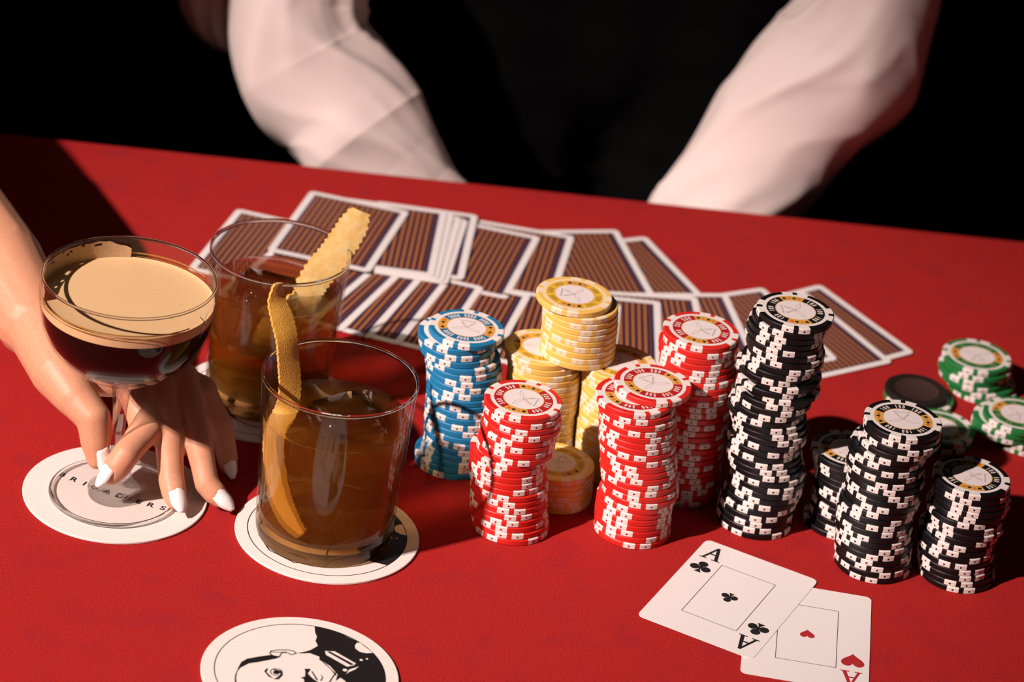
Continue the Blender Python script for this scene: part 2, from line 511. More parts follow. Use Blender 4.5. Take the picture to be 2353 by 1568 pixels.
# ------------------------------------------------------------------ poker chips
R, H, PITCH_Z = 0.020, 0.00334, 0.0034
STACKS={
 'red_front':[(99,181),(102,177),(105,174),(109,171),(97,167),(95,164),(92,161),(92,157),(61,154),(63,151),(65,147),(67,144),(73,141),(86,137),(88,134),(90,130),(94,127),(99,124),(103,120),(114,117),(123,114)],
 'red_second':[(655,262),(669,261),(683,260),(687,260),(692,259),(697,258),(701,257),(706,256),(713,255),(720,254),(727,253),(731,252),(736,251),(745,251),(754,250),(759,249),(748,248),(741,247),(741,246),(741,245),(744,244),(747,243),(750,242)],
 'red_back':[(969,808),(974,805),(957,802),(962,799),(968,796),(973,792),(990,789),(991,786),(992,783),(993,780),(990,777),(988,774),(991,770),(990,765),(990,761),(990,757),(992,754),(992,750),(988,748),(989,745),(990,741),(991,736),(992,733),(994,730),(996,726),(997,723),(998,720)],
 'black_tall':[(1412,580),(1395,577),(1383,575),(1377,573),(1376,571),(1386,568),(1400,566),(1401,564),(1379,561),(1357,559),(1405,557),(1372,555),(1409,552),(1374,550),(1378,548),(1359,546),(1349,543),(1365,541),(1379,539),(1388,536),(1387,534),(1373,532),(1363,530),(1377,527),(1384,525),(1398,523),(1410,521),(1420,518),(1418,516),(1413,514),(1404,511),(1396,509),(1390,507),(1387,505),(1385,502),(1393,500)],
 'black_front':[(2022,274),(2026,272),(2033,270),(2010,268),(1984,267),(1972,265),(1973,263),(1974,261),(1983,260),(1991,258),(1991,256),(1991,254),(1990,248),(1982,243),(1976,238),(1970,235),(1969,233),(1976,233),(1983,232),(1988,230),(1991,231),(1996,231),(1999,231),(2004,230),(2009,232)],
 'black_right':[(2426,277),(2432,275),(2440,274),(2448,272),(2439,271),(2423,269),(2432,268),(2445,266),(2433,265),(2409,263),(2414,262),(2418,260),(2421,259),(2424,258),(2431,256),(2442,255),(2450,253)],
 'black_behind':[(1827,616),(1836,618),(1850,621),(1857,622),(1863,622),(1869,620),(1875,619),(1882,619),(1874,616),(1873,614),(1873,612),(1874,610),(1850,607)],
 'blue':[(-245,796),(-296,790),(-288,784),(-279,779),(-251,773),(-241,767),(-231,761),(-226,756),(-221,750),(-216,744),(-214,739),(-211,733),(-210,727),(-209,721),(-208,716),(-203,710),(-199,704),(-194,699),(-197,693),(-200,687),(-233,682),(-228,676)],
 'green_back':[(2653,2326),(2668,2323),(2644,2320),(2655,2317),(2697,2314),(2718,2311)],
 'green_single':[(2336,2068)],
 'green_low':[(2429,1676),(2428,1676)],
 'green_right':[(2859,1758),(2811,1763),(2808,1769),(2914,1774),(2927,1779)],
 'yellow_low':[(318,475),(320,475),(322,475),(324,475),(326,475),(328,475)],
 'yellow_left':[(161,884),(174,884),(187,885),(192,885),(195,886),(196,886),(197,886),(197,886),(200,886),(201,886),(197,887),(199,887),(201,887),(203,887),(205,887),(208,887),(211,887),(213,887),(216,887)],
 'yellow_right':[(575,838),(578,838),(586,837),(591,837),(594,837),(595,838),(596,839),(597,840),(599,840),(601,841),(596,839),(598,839),(601,840),(602,841),(605,841),(608,841),(610,842),(613,842),(615,842)],
 'yellow_top':[(290,875),(326,875),(331,875),(335,875),(339,875),(341,875),(342,875),(344,875),(345,875),(347,875)],
 'red_loose':[(743,351)],
}
ORD = ('top first second third fourth fifth sixth seventh eighth ninth tenth eleventh twelfth thirteenth fourteenth fifteenth sixteenth seventeenth '
       'eighteenth nineteenth twentieth').split()
def ordinal(i):
    if i <= 20: return ORD[i]
    if i == 30: return 'thirtieth'
    return ('twenty-' if i < 30 else 'thirty-') + ORD[i % 10]
VALUE = {'red': '500', 'black': '100', 'blue': '5000', 'yellow': '1000', 'green': '25'}
chip_me, spot_me, inlay_me = {}, {}, {}
for k in M_PLASTIC:
    mb = MB()
    c = 0.00045
    rim = M_RIMY if k == 'yellow' else M_RIM
    mb.lathe([(0, 0), (0.74 * R, 0), (0.85 * R, 0), (R - c, 0), (R, c), (R, H - c), (R - c, H), (0.85 * R, H), (0.74 * R, H), (0, H)],
             56, [1, 1, 0, 0, 0, 0, 0, 1, 1])
    chip_me[k] = mb.mesh('poker_chip', [M_PLASTIC[k], rim], True, 30)
    mb = MB()
    e = 0.00004
    pr = [(0.84 * R, -e * 0.3), (R - c, -e * 0.3), (R + e, c), (R + e, H - c), (R - c, H + e), (0.84 * R, H + e)]
    n = 5; a0 = radians(8.8)
    for i in range(n):
        a, b = -a0 + 2 * a0 * i / n, -a0 + 2 * a0 * (i + 1) / n
        for p, q in zip(pr, pr[1:]):
            mb.face([(p[0] * cos(a), p[0] * sin(a), p[1]), (p[0] * cos(b), p[0] * sin(b), p[1]), (q[0] * cos(b), q[0] * sin(b), q[1]), (q[0] * cos(a), q[0] * sin(a), q[1])])
    spot_me[k] = mb.mesh('edge_spot', [M_SPOT[k]])

def inlay_meshes(k):
    """printed label of one colour: base disc, numerals, suit marks, crossed leaf emblem with its word"""
    if k in inlay_me: return inlay_me[k]
    z = 0.00003
    b = MB()
    b.ring(0.525 * R, 0.755 * R, z, 0, n=64)
    for a in (0, pi):
        b.ring(0.524 * R, 0.756 * R, z + 2e-5, 1, a - radians(27), a + radians(27), 16)
    b.ring(0.505 * R, 0.53 * R, z + 2.5e-5, 1, n=56)
    b.poly(circ(0, 0, 0.51 * R, 48), z + 3e-5, 2)
    base = b.mesh('inlay', [M_LABEL[k], M_GOLD, M_PAPERW])
    t = MB()
    val = VALUE[k]; nn = len(val)
    step = radians({2: 9.0, 3: 9.0, 4: 7.6}[nn])
    gap = radians(40)
    for side in (90, 270):
        for g in (-1, 0, 1):
            for i, ch in enumerate(val):
                a = radians(side) - g * gap - (i - (nn - 1) / 2) * step
                put_text(t, ch, 0.638 * R * cos(a), 0.638 * R * sin(a), a - pi / 2, 0.0031, z + 4e-5, 0, 0.045, 0.60)
    num = t.mesh('numerals', [M_NUM[k]])
    s = MB()
    for side in (0, 180):
        for i, kind in enumerate(('spade', 'diamond', 'club', 'heart')):
            a = radians(side) + radians(18 - 12 * i)
            suit(s, kind, 0.64 * R * cos(a), 0.64 * R * sin(a), a - pi / 2, 0.0024, z + 4e-5, 0 if i % 2 == 0 else 1)
    sm = s.mesh('suit_marks', [M_INKB, M_INKO])
    l = MB()
    put_text(l, 'BRIGADIERS', 0, -0.0068, 0, 0.00085, z + 5e-5, 0, 0.02, 0.95, 1.5)
    for sg in (-1, 1):
        # curved blade outline running up and outwards, handle running down
        tip = Vector((sg * 0.0076, 0.0036)); root = Vector((sg * 0.0004, 0.0003))
        d = tip - root; nrm = Vector((-d.y, d.x)).normalized()
        up, lo = [], []
        for i in range(11):
            u = i / 10
            m = root.lerp(tip, u)
            up.append(tuple(m + nrm * 0.0012 * sin(pi * u) * sg)); lo.append(tuple(m - nrm * 0.0008 * sin(pi * u ** 0.7) * sg))
        l.strip(up, 0.00016, z + 5e-5, 1); l.strip(lo, 0.00016, z + 5e-5, 1)
        h0, h1 = Vector((0, 0)), Vector((-sg * 0.0034, -0.0052))
        hd = (h1 - h0).normalized(); hn = Vector((-hd.y, hd.x)) * 0.00042
        pts = [tuple(h0 + hn), tuple(h1 + hn), tuple(h1 - hn), tuple(h0 - hn)]
        l.strip(pts, 0.00015, z + 5e-5, 1, True)
        for u in (0.25, 0.5, 0.62, 0.75, 0.9):
            m = h0.lerp(h1, u); l.strip([tuple(m + hn), tuple(m - hn)], 0.00028, z + 5e-5, 1)
    lg = l.mesh('emblem', [M_INKB, M_INKG])
    inlay_me[k] = (base, num, sm, lg)
    return inlay_me[k]

STACK_INFO = {   # colour, first level, words for the stack, angle of the top label or None
    'red_front': ('red', 0, 'of red stack nearest the two tumblers', 76.2),
    'red_second': ('red', 0, 'of red stack carrying a loose chip', 210.6),
    'red_back': ('red', 0, 'of rearmost tall red stack', 79.5),
    'black_tall': ('black', 0, 'of the tallest black stack', -81.4),
    'black_front': ('black', 0, 'of black stack just above the aces', 186.0),
    'black_right': ('black', 0, 'of rightmost black stack', 86.4),
    'black_behind': ('black', 0, 'of shaded black stack beside the tallest tower', 200.0),
    'blue': ('blue', 0, 'of the only blue stack', 175.8),
    'green_back': ('green', 0, 'of farthest green stack', 2.0),
    'green_single': ('green', 0, 'lying under the dark brown-centred chip', 140.0),
    'green_low': ('green', 0, 'of low green pair behind the front black stack', -40.0),
    'green_right': ('green', 0, 'of green stack cut by the right edge', -29.7),
    'yellow_low': ('yellow', 0, 'of short shaded yellow stack between red stacks', 129.5),
    'yellow_left': ('yellow', 0, 'of yellow stack beside the blue one', 150.0),
    'yellow_right': ('yellow', 0, 'of yellow stack behind the loose red chip', 215.0),
    'yellow_top': ('yellow', 19, 'of ten yellow chips bridging two yellow stacks', 265.6),
    'red_loose': ('red', 23, '', 215.8),
}
rnd = random.Random(5)
for key, pts in STACKS.items():
    col, lv, words, ang = STACK_INFO[key]
    n = len(pts)
    grp = 'loose red chip' if key == 'red_loose' else 'poker chips ' + words
    for i, (px, py) in enumerate(pts):
        z = (lv + n - 1 - i) * PITCH_Z + 0.00002
        rz = radians(ang) if i == 0 else rnd.uniform(0, 2 * pi)
        ch = link('poker_chip', chip_me[col], None, (px * 1e-4, py * 1e-4, z), rz)
        if key == 'red_loose':
            lab = 'loose red 500 chip resting off-centre on top of a red stack'
        elif i == 0:
            lab = '%s %s chip on the very top %s' % (col, VALUE[col], words)
        elif i == n - 1:
            lab = '%s chip on the felt, lowest %s' % (col, words)
        else:
            lab = '%s chip, %s from the top %s' % (col, ordinal(i + 1), words)
        tag(ch, lab, 'poker chip', grp)
        for q in range(4):
            for sg in (-1, 1):
                link('edge_spot', spot_me[col], ch, None, radians(90 * q - 8 + sg * 12.6))
        # labels where the face shows
        shown = i == 0 or (i < n and hypot(px - pts[i - 1][0], py - pts[i - 1][1]) > 55)
        if shown:
            base, num, sm, lg = inlay_meshes(col)
            ib = link('inlay', base, ch, (0, 0, H))
            link('numerals', num, ib)['kind'] = 'stuff'; link('suit_marks', sm, ib)['kind'] = 'stuff'; link('emblem', lg, ib)['kind'] = 'stuff'

# dark chip lying on the single green chip
gx, gy = STACKS['green_single'][0][0] * 1e-4, STACKS['green_single'][0][1] * 1e-4
mb = MB()
r = 0.0182; c = 0.0005
mb.lathe([(0, 0), (r - c, 0), (r, c), (r, H - c), (r - c, H), (0.72 * r, H), (0.70 * r, H - 0.0002), (0, H - 0.0002)], 56, [0, 0, 0, 0, 0, 0, 1])
dc = mb.build('dark_chip', [mat('dark_brown_clay', (0.016, 0.011, 0.009), 0.6, 0.15, 300, 0.2), mat('brown_inlay', (0.050, 0.024, 0.020), 0.7, 0.2, 400, 0.2)], None, True, 30)
dc.location = (gx - 0.0019, gy + 0.0006, PITCH_Z + 0.00002)
tag(dc, 'dark chip with a brown centre lying on a green chip', 'poker chip')

# ------------------------------------------------------------------ playing cards
CW, CL, CT = 0.063, 0.088, 0.00028
def rrect(w, h, r, n=5):
    o = []
    for cx, cy, a0 in ((w / 2 - r, h / 2 - r, 0), (-w / 2 + r, h / 2 - r, 90), (-w / 2 + r, -h / 2 + r, 180), (w / 2 - r, -h / 2 + r, 270)):
        for i in range(n + 1):
            a = radians(a0 + 90 * i / n); o.append((cx + r * cos(a), cy + r * sin(a)))
    return o
mb = MB()
o = rrect(CW, CL, 0.0034)
mb.poly(o, CT); mb.face([(p[0], p[1], 0) for p in o[::-1]])
for a, b in zip(o, o[1:] + o[:1]):
    mb.face([(a[0], a[1], 0), (b[0], b[1], 0), (b[0], b[1], CT), (a[0], a[1], CT)])
CARD_ME = mb.mesh('playing_card', [M_CARD])
mb = MB()
mb.poly(rrect(CW - 0.0085, CL - 0.0085, 0.0006, 2), CT + 0.00003, 1)
mb.poly(rrect(CW - 0.0125, CL - 0.0100, 0.0006, 2), CT + 0.00005, 0)
BACK_ME = mb.mesh('back_print', [M_BACK, M_NAVY])

def card(corner, ang, which, z, roll, pitch, label, group):
    """corner: top right or bottom right outer corner in the table plane; ang: direction of the long axis"""
    a = radians(ang)
    v = Vector((cos(a), sin(a))); u = Vector((sin(a), -cos(a)))
    k = Vector(corner)
    c = k - u * CW / 2 + (-v if which == 'TR' else v) * CL / 2 if which != 'TL' else k + u * CW / 2 - v * CL / 2
    o = link('playing_card', CARD_ME)
    m = Matrix.Rotation(a - pi / 2, 4, 'Z') @ Matrix.Rotation(pitch, 4, 'X') @ Matrix.Rotation(-roll, 4, 'Y')
    m.translation = (c.x, c.y, z)
    o.matrix_world = m
    link('back_print', BACK_ME, o)
    return tag(o, label, 'playing card', group)

LOWER = [  # left to right
    ((-0.1130, 0.1940), 69.0, 'BR', 'face-down card hidden behind the rear tumbler, leftmost of the lower fan'),
    ((-0.0959, 0.1907), 71.0, 'BR', 'face-down card just right of the rear tumbler in lower fan'),
    ((-0.0791, 0.1873), 74.0, 'BR', 'face-down card with striped shadow, second right of the rear tumbler'),
    ((-0.0622, 0.1845), 75.5, 'BR', 'face-down card with striped shadow, third right of the rear tumbler'),
    ((-0.0205, 0.2665), 77.5, 'TR', 'face-down card directly behind the blue chips in lower fan'),
    ((0.0075, 0.2648), 79.5, 'TR', 'face-down card left of the raised yellow chips in lower fan'),
    ((0.0340, 0.2665), 85.0, 'TR', 'face-down card mostly hidden behind the raised yellow chips'),
    ((0.0604, 0.2687), 89.5, 'TR', 'face-down card with its edge just right of the yellow chips'),
    ((0.0834, 0.2795), 92.5, 'TR', 'upright face-down card between yellow and rear red chip stacks'),
    ((0.1052, 0.2916), 97.0, 'TR', 'face-down card behind the rear red stack in lower fan'),
    ((0.1228, 0.3017), 104.0, 'TR', 'face-down card between rear red stack and tallest black stack'),
    ((0.1446, 0.3164), 120.0, 'TR', 'face-down card whose near corner peeks right of black tower'),
    ((0.1702, 0.3184), 125.0, 'TR', 'face-down card behind the black tower, second from lower fan right end'),
    ((0.1794, 0.3310), 128.5, 'TR', 'face-down card at the right end of the lower fan'),
]
n = len(LOWER)
for i, (cnr, ang, wh, lab) in enumerate(LOWER):
    card(cnr, ang, wh, 0.00105 + (n - i) * 0.00002, 0.0165, 0.014, lab, 'lower fan of face-down cards')
UPPER = [
    ((0.0726, 0.3658), 117.8, 'TR', 0.0006, 'face-down card at right end of the rear row, steeply slanted'),
    ((0.0547, 0.3688), 107.4, 'TR', 0.0010, 'face-down card second from right end of the rear row'),
    ((0.0290, 0.3506), 84.9, 'TR', 0.0014, 'face-down card in rear row behind the raised yellow chips'),
    ((0.0085, 0.3424), 80.5, 'TR', 0.0018, 'face-down card right of the squared pile in the rear row'),
    ((-0.0311, 0.3587), 88.7, 'TR', 0.0026, 'lowest face-down card of squared pile in the rear row'),
    ((-0.0364, 0.3494), 86.5, 'TR', 0.0030, 'second lowest face-down card of squared pile in the rear row'),
    ((-0.0405, 0.3510), 87.5, 'TR', 0.0034, 'middle face-down card of squared pile in the rear row'),
    ((-0.0455, 0.3530), 88.6, 'TR', 0.0038, 'second highest face-down card of squared pile in the rear row'),
    ((-0.0499, 0.3547), 89.6, 'TR', 0.0042, 'topmost face-down card of squared pile in the rear row'),
    ((-0.1750, 0.3275), 79.0, 'TL', 0.0007, 'face-down card seen through the rear tumbler, left end of rear row'),
    ((-0.0724, 0.3465), 80.0, 'TR', 0.0047, 'face-down card lying slanted over the squared pile behind orange peel'),
]
for cnr, ang, wh, z, lab in UPPER:
    card(cnr, ang, wh, z, 0.010, 0.0, lab, 'rear row of face-down cards')

def ace(loc, rot, kind, label):
    red = kind == 'heart'
    o = tag(link('playing_card', CARD_ME, None, loc, rot), label, 'playing card', 'the pair of aces')
    z = CT + 0.00004
    m = M_INKR if red else M_INKB
    f = MB()
    w, h = 0.0300 / 2, 0.0515 / 2
    f.strip([(-w, -h), (w, -h), (w, h), (-w, h)], 0.00032, z, 0, True)
    f.build('frame_line', [M_INKB], o)
    p = MB(); suit(p, kind, 0, 0, pi if not red else pi, 0.0088 if not red else 0.0080, z, 0); p.build('center_pip', [m], o)
    for s in (1, -1):
        g = MB()
        r = 0 if s == 1 else pi
        def T(x, y):   # card coords -> rotated half turn for the lower index
            return (x * s, y * s)
        ax, ay, hh, ww = -0.0228, 0.0330, 0.0128, 0.0105
        def A(x, y): return T(ax + x * ww, ay + y * hh)
        g.poly([A(-0.42, -0.46), A(-0.28, -0.46), A(0.08, 0.44), A(0.06, 0.5), A(-0.02, 0.5)], z, 0)
        g.poly([A(0.02, 0.5), A(0.12, 0.5), A(0.44, -0.46), A(0.24, -0.46), A(-0.02, 0.40)], z + 1e-6, 0)
        g.poly([A(-0.20, -0.12), A(0.24, -0.12), A(0.22, -0.03), A(-0.18, -0.03)], z + 2e-6, 0)
        for x0, x1 in ((-0.52, -0.14), (0.10, 0.54)):
            g.poly([A(x0, -0.5), A(x1, -0.5), A(x1, -0.44), A(x0, -0.44)], z + 3e-6, 0)
        sx, sy = T(-0.0232, 0.0175)
        suit(g, kind, sx, sy, r, 0.0112 if not red else 0.0125, z, 0)
        g.build('corner_index', [m], o)
    return o
ace((0.1658, -0.0530, 0.0002), radians(-2.9), 'heart', 'ace of hearts lying partly under the ace of clubs')
a = ace((0.1262, -0.0300, 0.00062), -0.3997, 'club', 'ace of clubs lying on top of the ace of hearts')
a.rotation_euler = (0, radians(0.35), -0.3997)

# ------------------------------------------------------------------ coasters
INK= [[(2.0, 40.4), (7.5, 39.7), (15.4, 37.3), (23.8, 32.6), (31.2, 25.7), (35.3, 19.6), (38.2, 13.2), (39.8, 6.8), (40.4, 1.0), (40.0, -5.5), (17.4, -12.6), (17.2, -2.2), (17.5, 2.7), (13.1, 8.9), (7.6, 12.9), (7.3, 15.3), (2.4, 17.1), (-1.1, 15.9), (-3.8, 15.5), (0.5, 18.1), (3.0, 20.4), (5.5, 24.3), (3.9, 28.1), (4.2, 31.5), (2.8, 35.4)], [(-29.0, -2.3), (-28.3, 2.0), (-26.0, 5.4), (-20.0, 8.9), (-15.3, 11.3), (-10.6, 10.8), (-12.6, 8.7), (-20.3, 3.9), (-24.6, 1.7), (-28.0, -2.8), (-29.0, -6.3), (-28.9, -11.1), (-28.0, -15.7), (-28.9, -15.9), (-29.7, -9.7)], [(-16.8, -2.9), (-15.8, -0.2), (-15.1, -0.5), (-15.6, -3.4), (-12.4, -7.1), (-11.8, -8.1), (-14.3, -6.7)], [(-13.3, -0.0), (-9.1, -0.6), (-7.6, -3.9), (-9.1, -7.9), (-11.7, -8.5), (-10.2, -6.5), (-8.7, -4.1), (-9.7, -1.6), (-12.8, -0.9)], [(1.6, 3.6), (4.2, 4.3), (4.6, 3.6), (3.6, 0.1), (6.3, -3.3), (9.3, -5.8), (10.3, -9.5), (3.6, -11.2), (2.4, -5.0), (0.4, -3.9), (1.1, -3.8), (2.6, -2.6), (2.3, 1.4)], [(4.9, 2.4), (8.3, -4.4), (9.2, -4.2), (5.5, 2.6)], [(9.2, 1.4), (11.3, -1.3), (10.6, -4.7), (10.0, -4.0), (10.7, -1.4)], [(7.3, 13.1), (11.1, 10.1), (14.9, 5.3), (17.1, 2.6), (16.7, 1.3), (13.9, 5.9), (10.7, 9.6)]]
BARE= [[(22.9, 28.7), (23.6, 31.3), (25.0, 31.7), (31.2, 25.7), (32.0, 24.6), (29.0, 23.5), (25.8, 24.0), (23.4, 26.3)], [(9.4, 20.7), (14.0, 21.5), (25.0, 13.9), (24.3, 12.1), (21.3, 10.1), (10.2, 17.6)], [(19.2, 0.3), (21.7, -1.9), (24.5, -10.8), (17.4, -12.6), (17.2, -3.0)], [(21.5, 3.7), (22.4, 8.0), (26.8, 11.9), (25.1, 8.6), (22.6, 6.0)]]

INK2= [[(10.4, 20.2), (11.7, 20.9), (24.2, 12.9), (22.9, 11.7)]]
KNOT= [(-16.1, 12.3), (-15.7, 14.5), (-12.7, 16.1), (-8.2, 17.2), (-5.4, 17.1), (-3.8, 15.4), (-5.9, 13.6), (-7.9, 14.8), (-10.6, 14.1), (-11.3, 10.7), (-14.3, 10.7), (-16.1, 12.3)]
CR = 0.0469
def coaster(x, y, z, rot, label, art):
    o = tag(link('coaster', None, None, (x, y, z), rot), label, 'coaster', 'round paper coasters')
    b = MB()
    b.lathe([(0, 0), (CR - 0.0003, 0), (CR, 0.0003), (CR, 0.0011), (CR - 0.0003, 0.0014), (0, 0.0014)], 96)
    b.build('board', [M_BOARD], o, True, 30)
    z = 0.00143
    if art == 'word':
        t = MB()
        xs = (-0.0290, -0.0224, -0.0165, -0.0110, -0.0040, 0.0028, 0.0084, 0.0132, 0.0196, 0.0258)
        for ch, q in zip('BRIGADIERS', xs):
            u = q / 0.03
            put_text(t, ch, q, 0.0006 - 0.330 * q - 0.0022 * (1 - u * u), radians(-17 + 3 * u), 0.0040, z, 0, 0.03, 1.15)
        t.build('printed_word', [M_INKB], o)
    else:
        t = MB()
        t.ring(0.0402, 0.0407, z, 0, n=96)
        t.build('ring_line', [M_INKB], o)
        p = MB()
        for i, q in enumerate(INK): p.poly([(a * 1e-3, c * 1e-3) for a, c in q], z + 1e-6 * i, 0)
        for i, q in enumerate(BARE): p.poly([(a * 1e-3, c * 1e-3) for a, c in q], z + 2e-5 + 1e-6 * i, 1)
        for q in INK2: p.poly([(a * 1e-3, c * 1e-3) for a, c in q], z + 4e-5, 0)
        p.strip([(a * 1e-3, c * 1e-3) for a, c in KNOT], 0.0006, z + 1e-5, 0)
        p.strip([(-0.0158, 0.0138), (-0.0125, 0.0140), (-0.0085, 0.0155)], 0.0005, z + 1e-5, 0)
        p.poly(circ(-0.0110, -0.0026, 0.0016), z + 1.2e-5, 0)
        p.ring(0.0, 0.0, z)
        p.strip(circ(-0.0110, -0.0023, 0.0028, 18), 0.0005, z + 1e-5, 0, True)
        for q, r in (((0.0205, 0.0071), 0.0011), ((0.0272, 0.0173), 0.0008), ((0.0298, 0.0189), 0.0006)):
            p.poly(circ(q[0], q[1], r), z + 5e-5, 1)
        p.strip([(0.0165, 0.0040), (0.0120, -0.0150), (0.0160, -0.0260)], 0.0007, z + 1e-5, 0)
        p.strip([(-0.0280, -0.0157), (-0.0240, -0.0260), (-0.0120, -0.0340), (0.0040, -0.0350), (0.0160, -0.0260)], 0.0007, z + 1e-5, 0)
        p.poly([(-0.0060, -0.0210), (-0.0020, -0.0190), (0.0030, -0.0200), (0.0060, -0.0230), (-0.0010, -0.0225)], z + 1e-5, 0)
        p.build('printed_portrait', [M_INKB, M_BOARD], o)
    return o
coaster(-0.1893, -0.0123, 0.00004, 0.0, 'white coaster printed with a word, under the coupe glass foot', 'word')
coaster(-0.0793, -0.0215, 0.00004, radians(-27.8), 'white coaster with ring line under the front tumbler', 'art')
coaster(-0.0774, -0.1483, 0.00004, 0.0, 'empty coaster printed with a soldier portrait, cut by bottom edge', 'art')
coaster(-0.1290, 0.1045, 0.00004, radians(60), 'shaded white coaster with ring line under the rear tumbler', 'art')
coaster(-0.2535, 0.1798, 0.00004, radians(100), 'white coaster mostly hidden under the bare forearm', 'art')

# ------------------------------------------------------------------ glasses and drinks
def caustics(o):
    return o
CZ = 0.00150
def tumbler(x, y, k, label, drink_label):
    g = tag(link('tumbler', None, None, (x, y, CZ)), label, 'glass', 'tumblers of amber drink')
    P = lambda l: [(r * k, z * k) for r, z in l]
    mb = MB()   # thick foot of the glass
    mb.lathe(P([(0, 0.0012), (0.029, 0.0010), (0.0322, 0), (0.0338, 0.0006), (0.0346, 0.0030), (0.0351, 0.0085), (0.0335, 0.0088), (0.029, 0.0084), (0, 0.0078)]), 96)
    caustics(mb.build('base', [M_BASE], g, True, 50))
    mb = MB()   # wall
    mb.lathe(P([(0.0351, 0.0087), (0.0352, 0.012), (0.0366, 0.045), (0.0378, 0.070), (0.03885, 0.0890)]), 96)
    mb.lathe(P([(0.0336, 0.0105), (0.0337, 0.016), (0.0350, 0.045), (0.0362, 0.070), (0.0376, 0.0890)][::-1]), 96)
    mb.build('wall', [M_THIN], g, True)
    mb = MB()   # fire-polished rim
    mb.lathe(P([(0.03885, 0.0890), (0.0390, 0.0900), (0.0389, 0.0908), (0.0384, 0.0912), (0.0379, 0.0909), (0.0376, 0.0901), (0.0376, 0.0890)]), 96, closed=True)
    mb.build('rim', [M_GLASS], g, True)
    mb = MB()
    e = 0.0002
    mb.lathe(P([(0, 0.0092), (0.0290, 0.0094), (0.0332, 0.0104), (0.0339 + e, 0.016), (0.0352 + e, 0.045), (0.03632 + e, 0.0676), (0.03640 + e, 0.0684), (0.0354, 0.0680), (0.033, 0.0678), (0, 0.0678)]), 96)
    d = caustics(mb.build('amber_drink', [M_AMBER], None, True, 50))
    d.location = (x, y, CZ)
    tag(d, drink_label, 'drink', 'amber drinks')
    return g
tumbler(-0.0812, -0.0222, 1.0, 'front tumbler of amber drink with a thin orange twist', 'amber drink filling the front tumbler around ice')
tumbler(-0.1279, 0.1095, 0.962, 'rear tumbler of amber drink with a broad orange peel', 'amber drink filling the rear tumbler around ice')

def ice(c, s, rot, label):
    bm = bmesh.new()
    bmesh.ops.create_cube(bm, size=1)
    bmesh.ops.bevel(bm, geom=bm.edges[:], offset=0.12, segments=3, affect='EDGES')
    bmesh.ops.subdivide_edges(bm, edges=bm.edges[:], cuts=2, use_grid_fill=True)
    for v in bm.verts:
        v.co += noise.noise_vector(v.co * 2.3 + Vector((c[0] * 90, 3, 1))) * 0.07
        v.co = Vector((v.co.x * s[0], v.co.y * s[1], v.co.z * s[2]))
    me = bpy.data.meshes.new('ice_cube'); bm.to_mesh(me); bm.free()
    me.materials.append(M_ICE)
    me.polygons.foreach_set('use_smooth', [True] * len(me.polygons))
    o = link('ice_cube', me, None, c); o.rotation_euler = rot
    return tag(o, label, 'ice', 'ice cubes in the drinks')
ice((-0.0765, -0.0190, 0.0565), (0.036, 0.032, 0.036), (0.18, -0.12, 0.5), 'large clear ice cube floating in the front tumbler')
ice((-0.1350, 0.1080, 0.0525), (0.034, 0.032, 0.036), (0.2, 0.25, 0.2), 'clear ice cube floating in the rear tumbler')

# coupe
CX, CY = -0.1898, -0.0140
coupe = tag(link('coupe_glass', None, None, (CX, CY, CZ)), 'stemmed coupe glass of foamy dark coffee cocktail held at its stem', 'glass')
mb = MB()
OUT = [(0, 0.0004), (0.030, 0.0004), (0.0322, 0.0002), (0.0329, 0.0008), (0.0328, 0.0017), (0.0315, 0.0023), (0.022, 0.0030), (0.0135, 0.0042), (0.0098, 0.0075), (0.0082, 0.0125),
       (0.0062, 0.0175), (0.0042, 0.0215), (0.0034, 0.027), (0.0032, 0.036), (0.0035, 0.048), (0.0044, 0.060), (0.0058, 0.0670), (0.0090, 0.0698), (0.0150, 0.0718), (0.0240, 0.0755), (0.0325, 0.0820),
       (0.0385, 0.0905), (0.0420, 0.1000), (0.0434, 0.1095), (0.0436, 0.1150), (0.0431, 0.1245), (0.0430, 0.1255), (0.0426, 0.1259)]
INN = [(0.0421, 0.1255), (0.0420, 0.1245), (0.0424, 0.1150), (0.0422, 0.1095), (0.0408, 0.1000), (0.0373, 0.0910), (0.0314, 0.0832), (0.0232, 0.0772), (0.0140, 0.0744), (0, 0.0735)]
FOOT = OUT[:8]; STEM = OUT[7:19]; BOWL = OUT[18:28]
mb.lathe([(0.0134, 0.0004)] + FOOT[1:], 96)
mb.build('foot', [M_THIN], coupe, True)
mb = MB()
mb.lathe([(0, 0.0005), (0.0132, 0.0005)] + STEM + [(0.0080, 0.0730), (0, 0.0733)], 64)
mb.build('stem', [M_STEM], coupe, True, 60)
mb = MB()
mb.lathe([(0.0314, 0.0004), (0.0324, 0.0001), (0.0331, 0.0007), (0.0330, 0.0017), (0.0320, 0.0023), (0.0312, 0.0022)], 96, closed=True)
mb.build('foot_rim', [M_GLASS], coupe, True)
mb = MB()
mb.lathe(BOWL, 96)
mb.lathe(INN[1:-1], 96)
mb.build('bowl', [M_THIN], coupe, True)
mb = MB()
mb.lathe([(0.0431, 0.1245), (0.0432, 0.1253), (0.0429, 0.1259), (0.0424, 0.1259), (0.0420, 0.1254), (0.0420, 0.1245)], 96, closed=True)
mb.build('rim', [M_GLASS], coupe, True)
mb = MB()
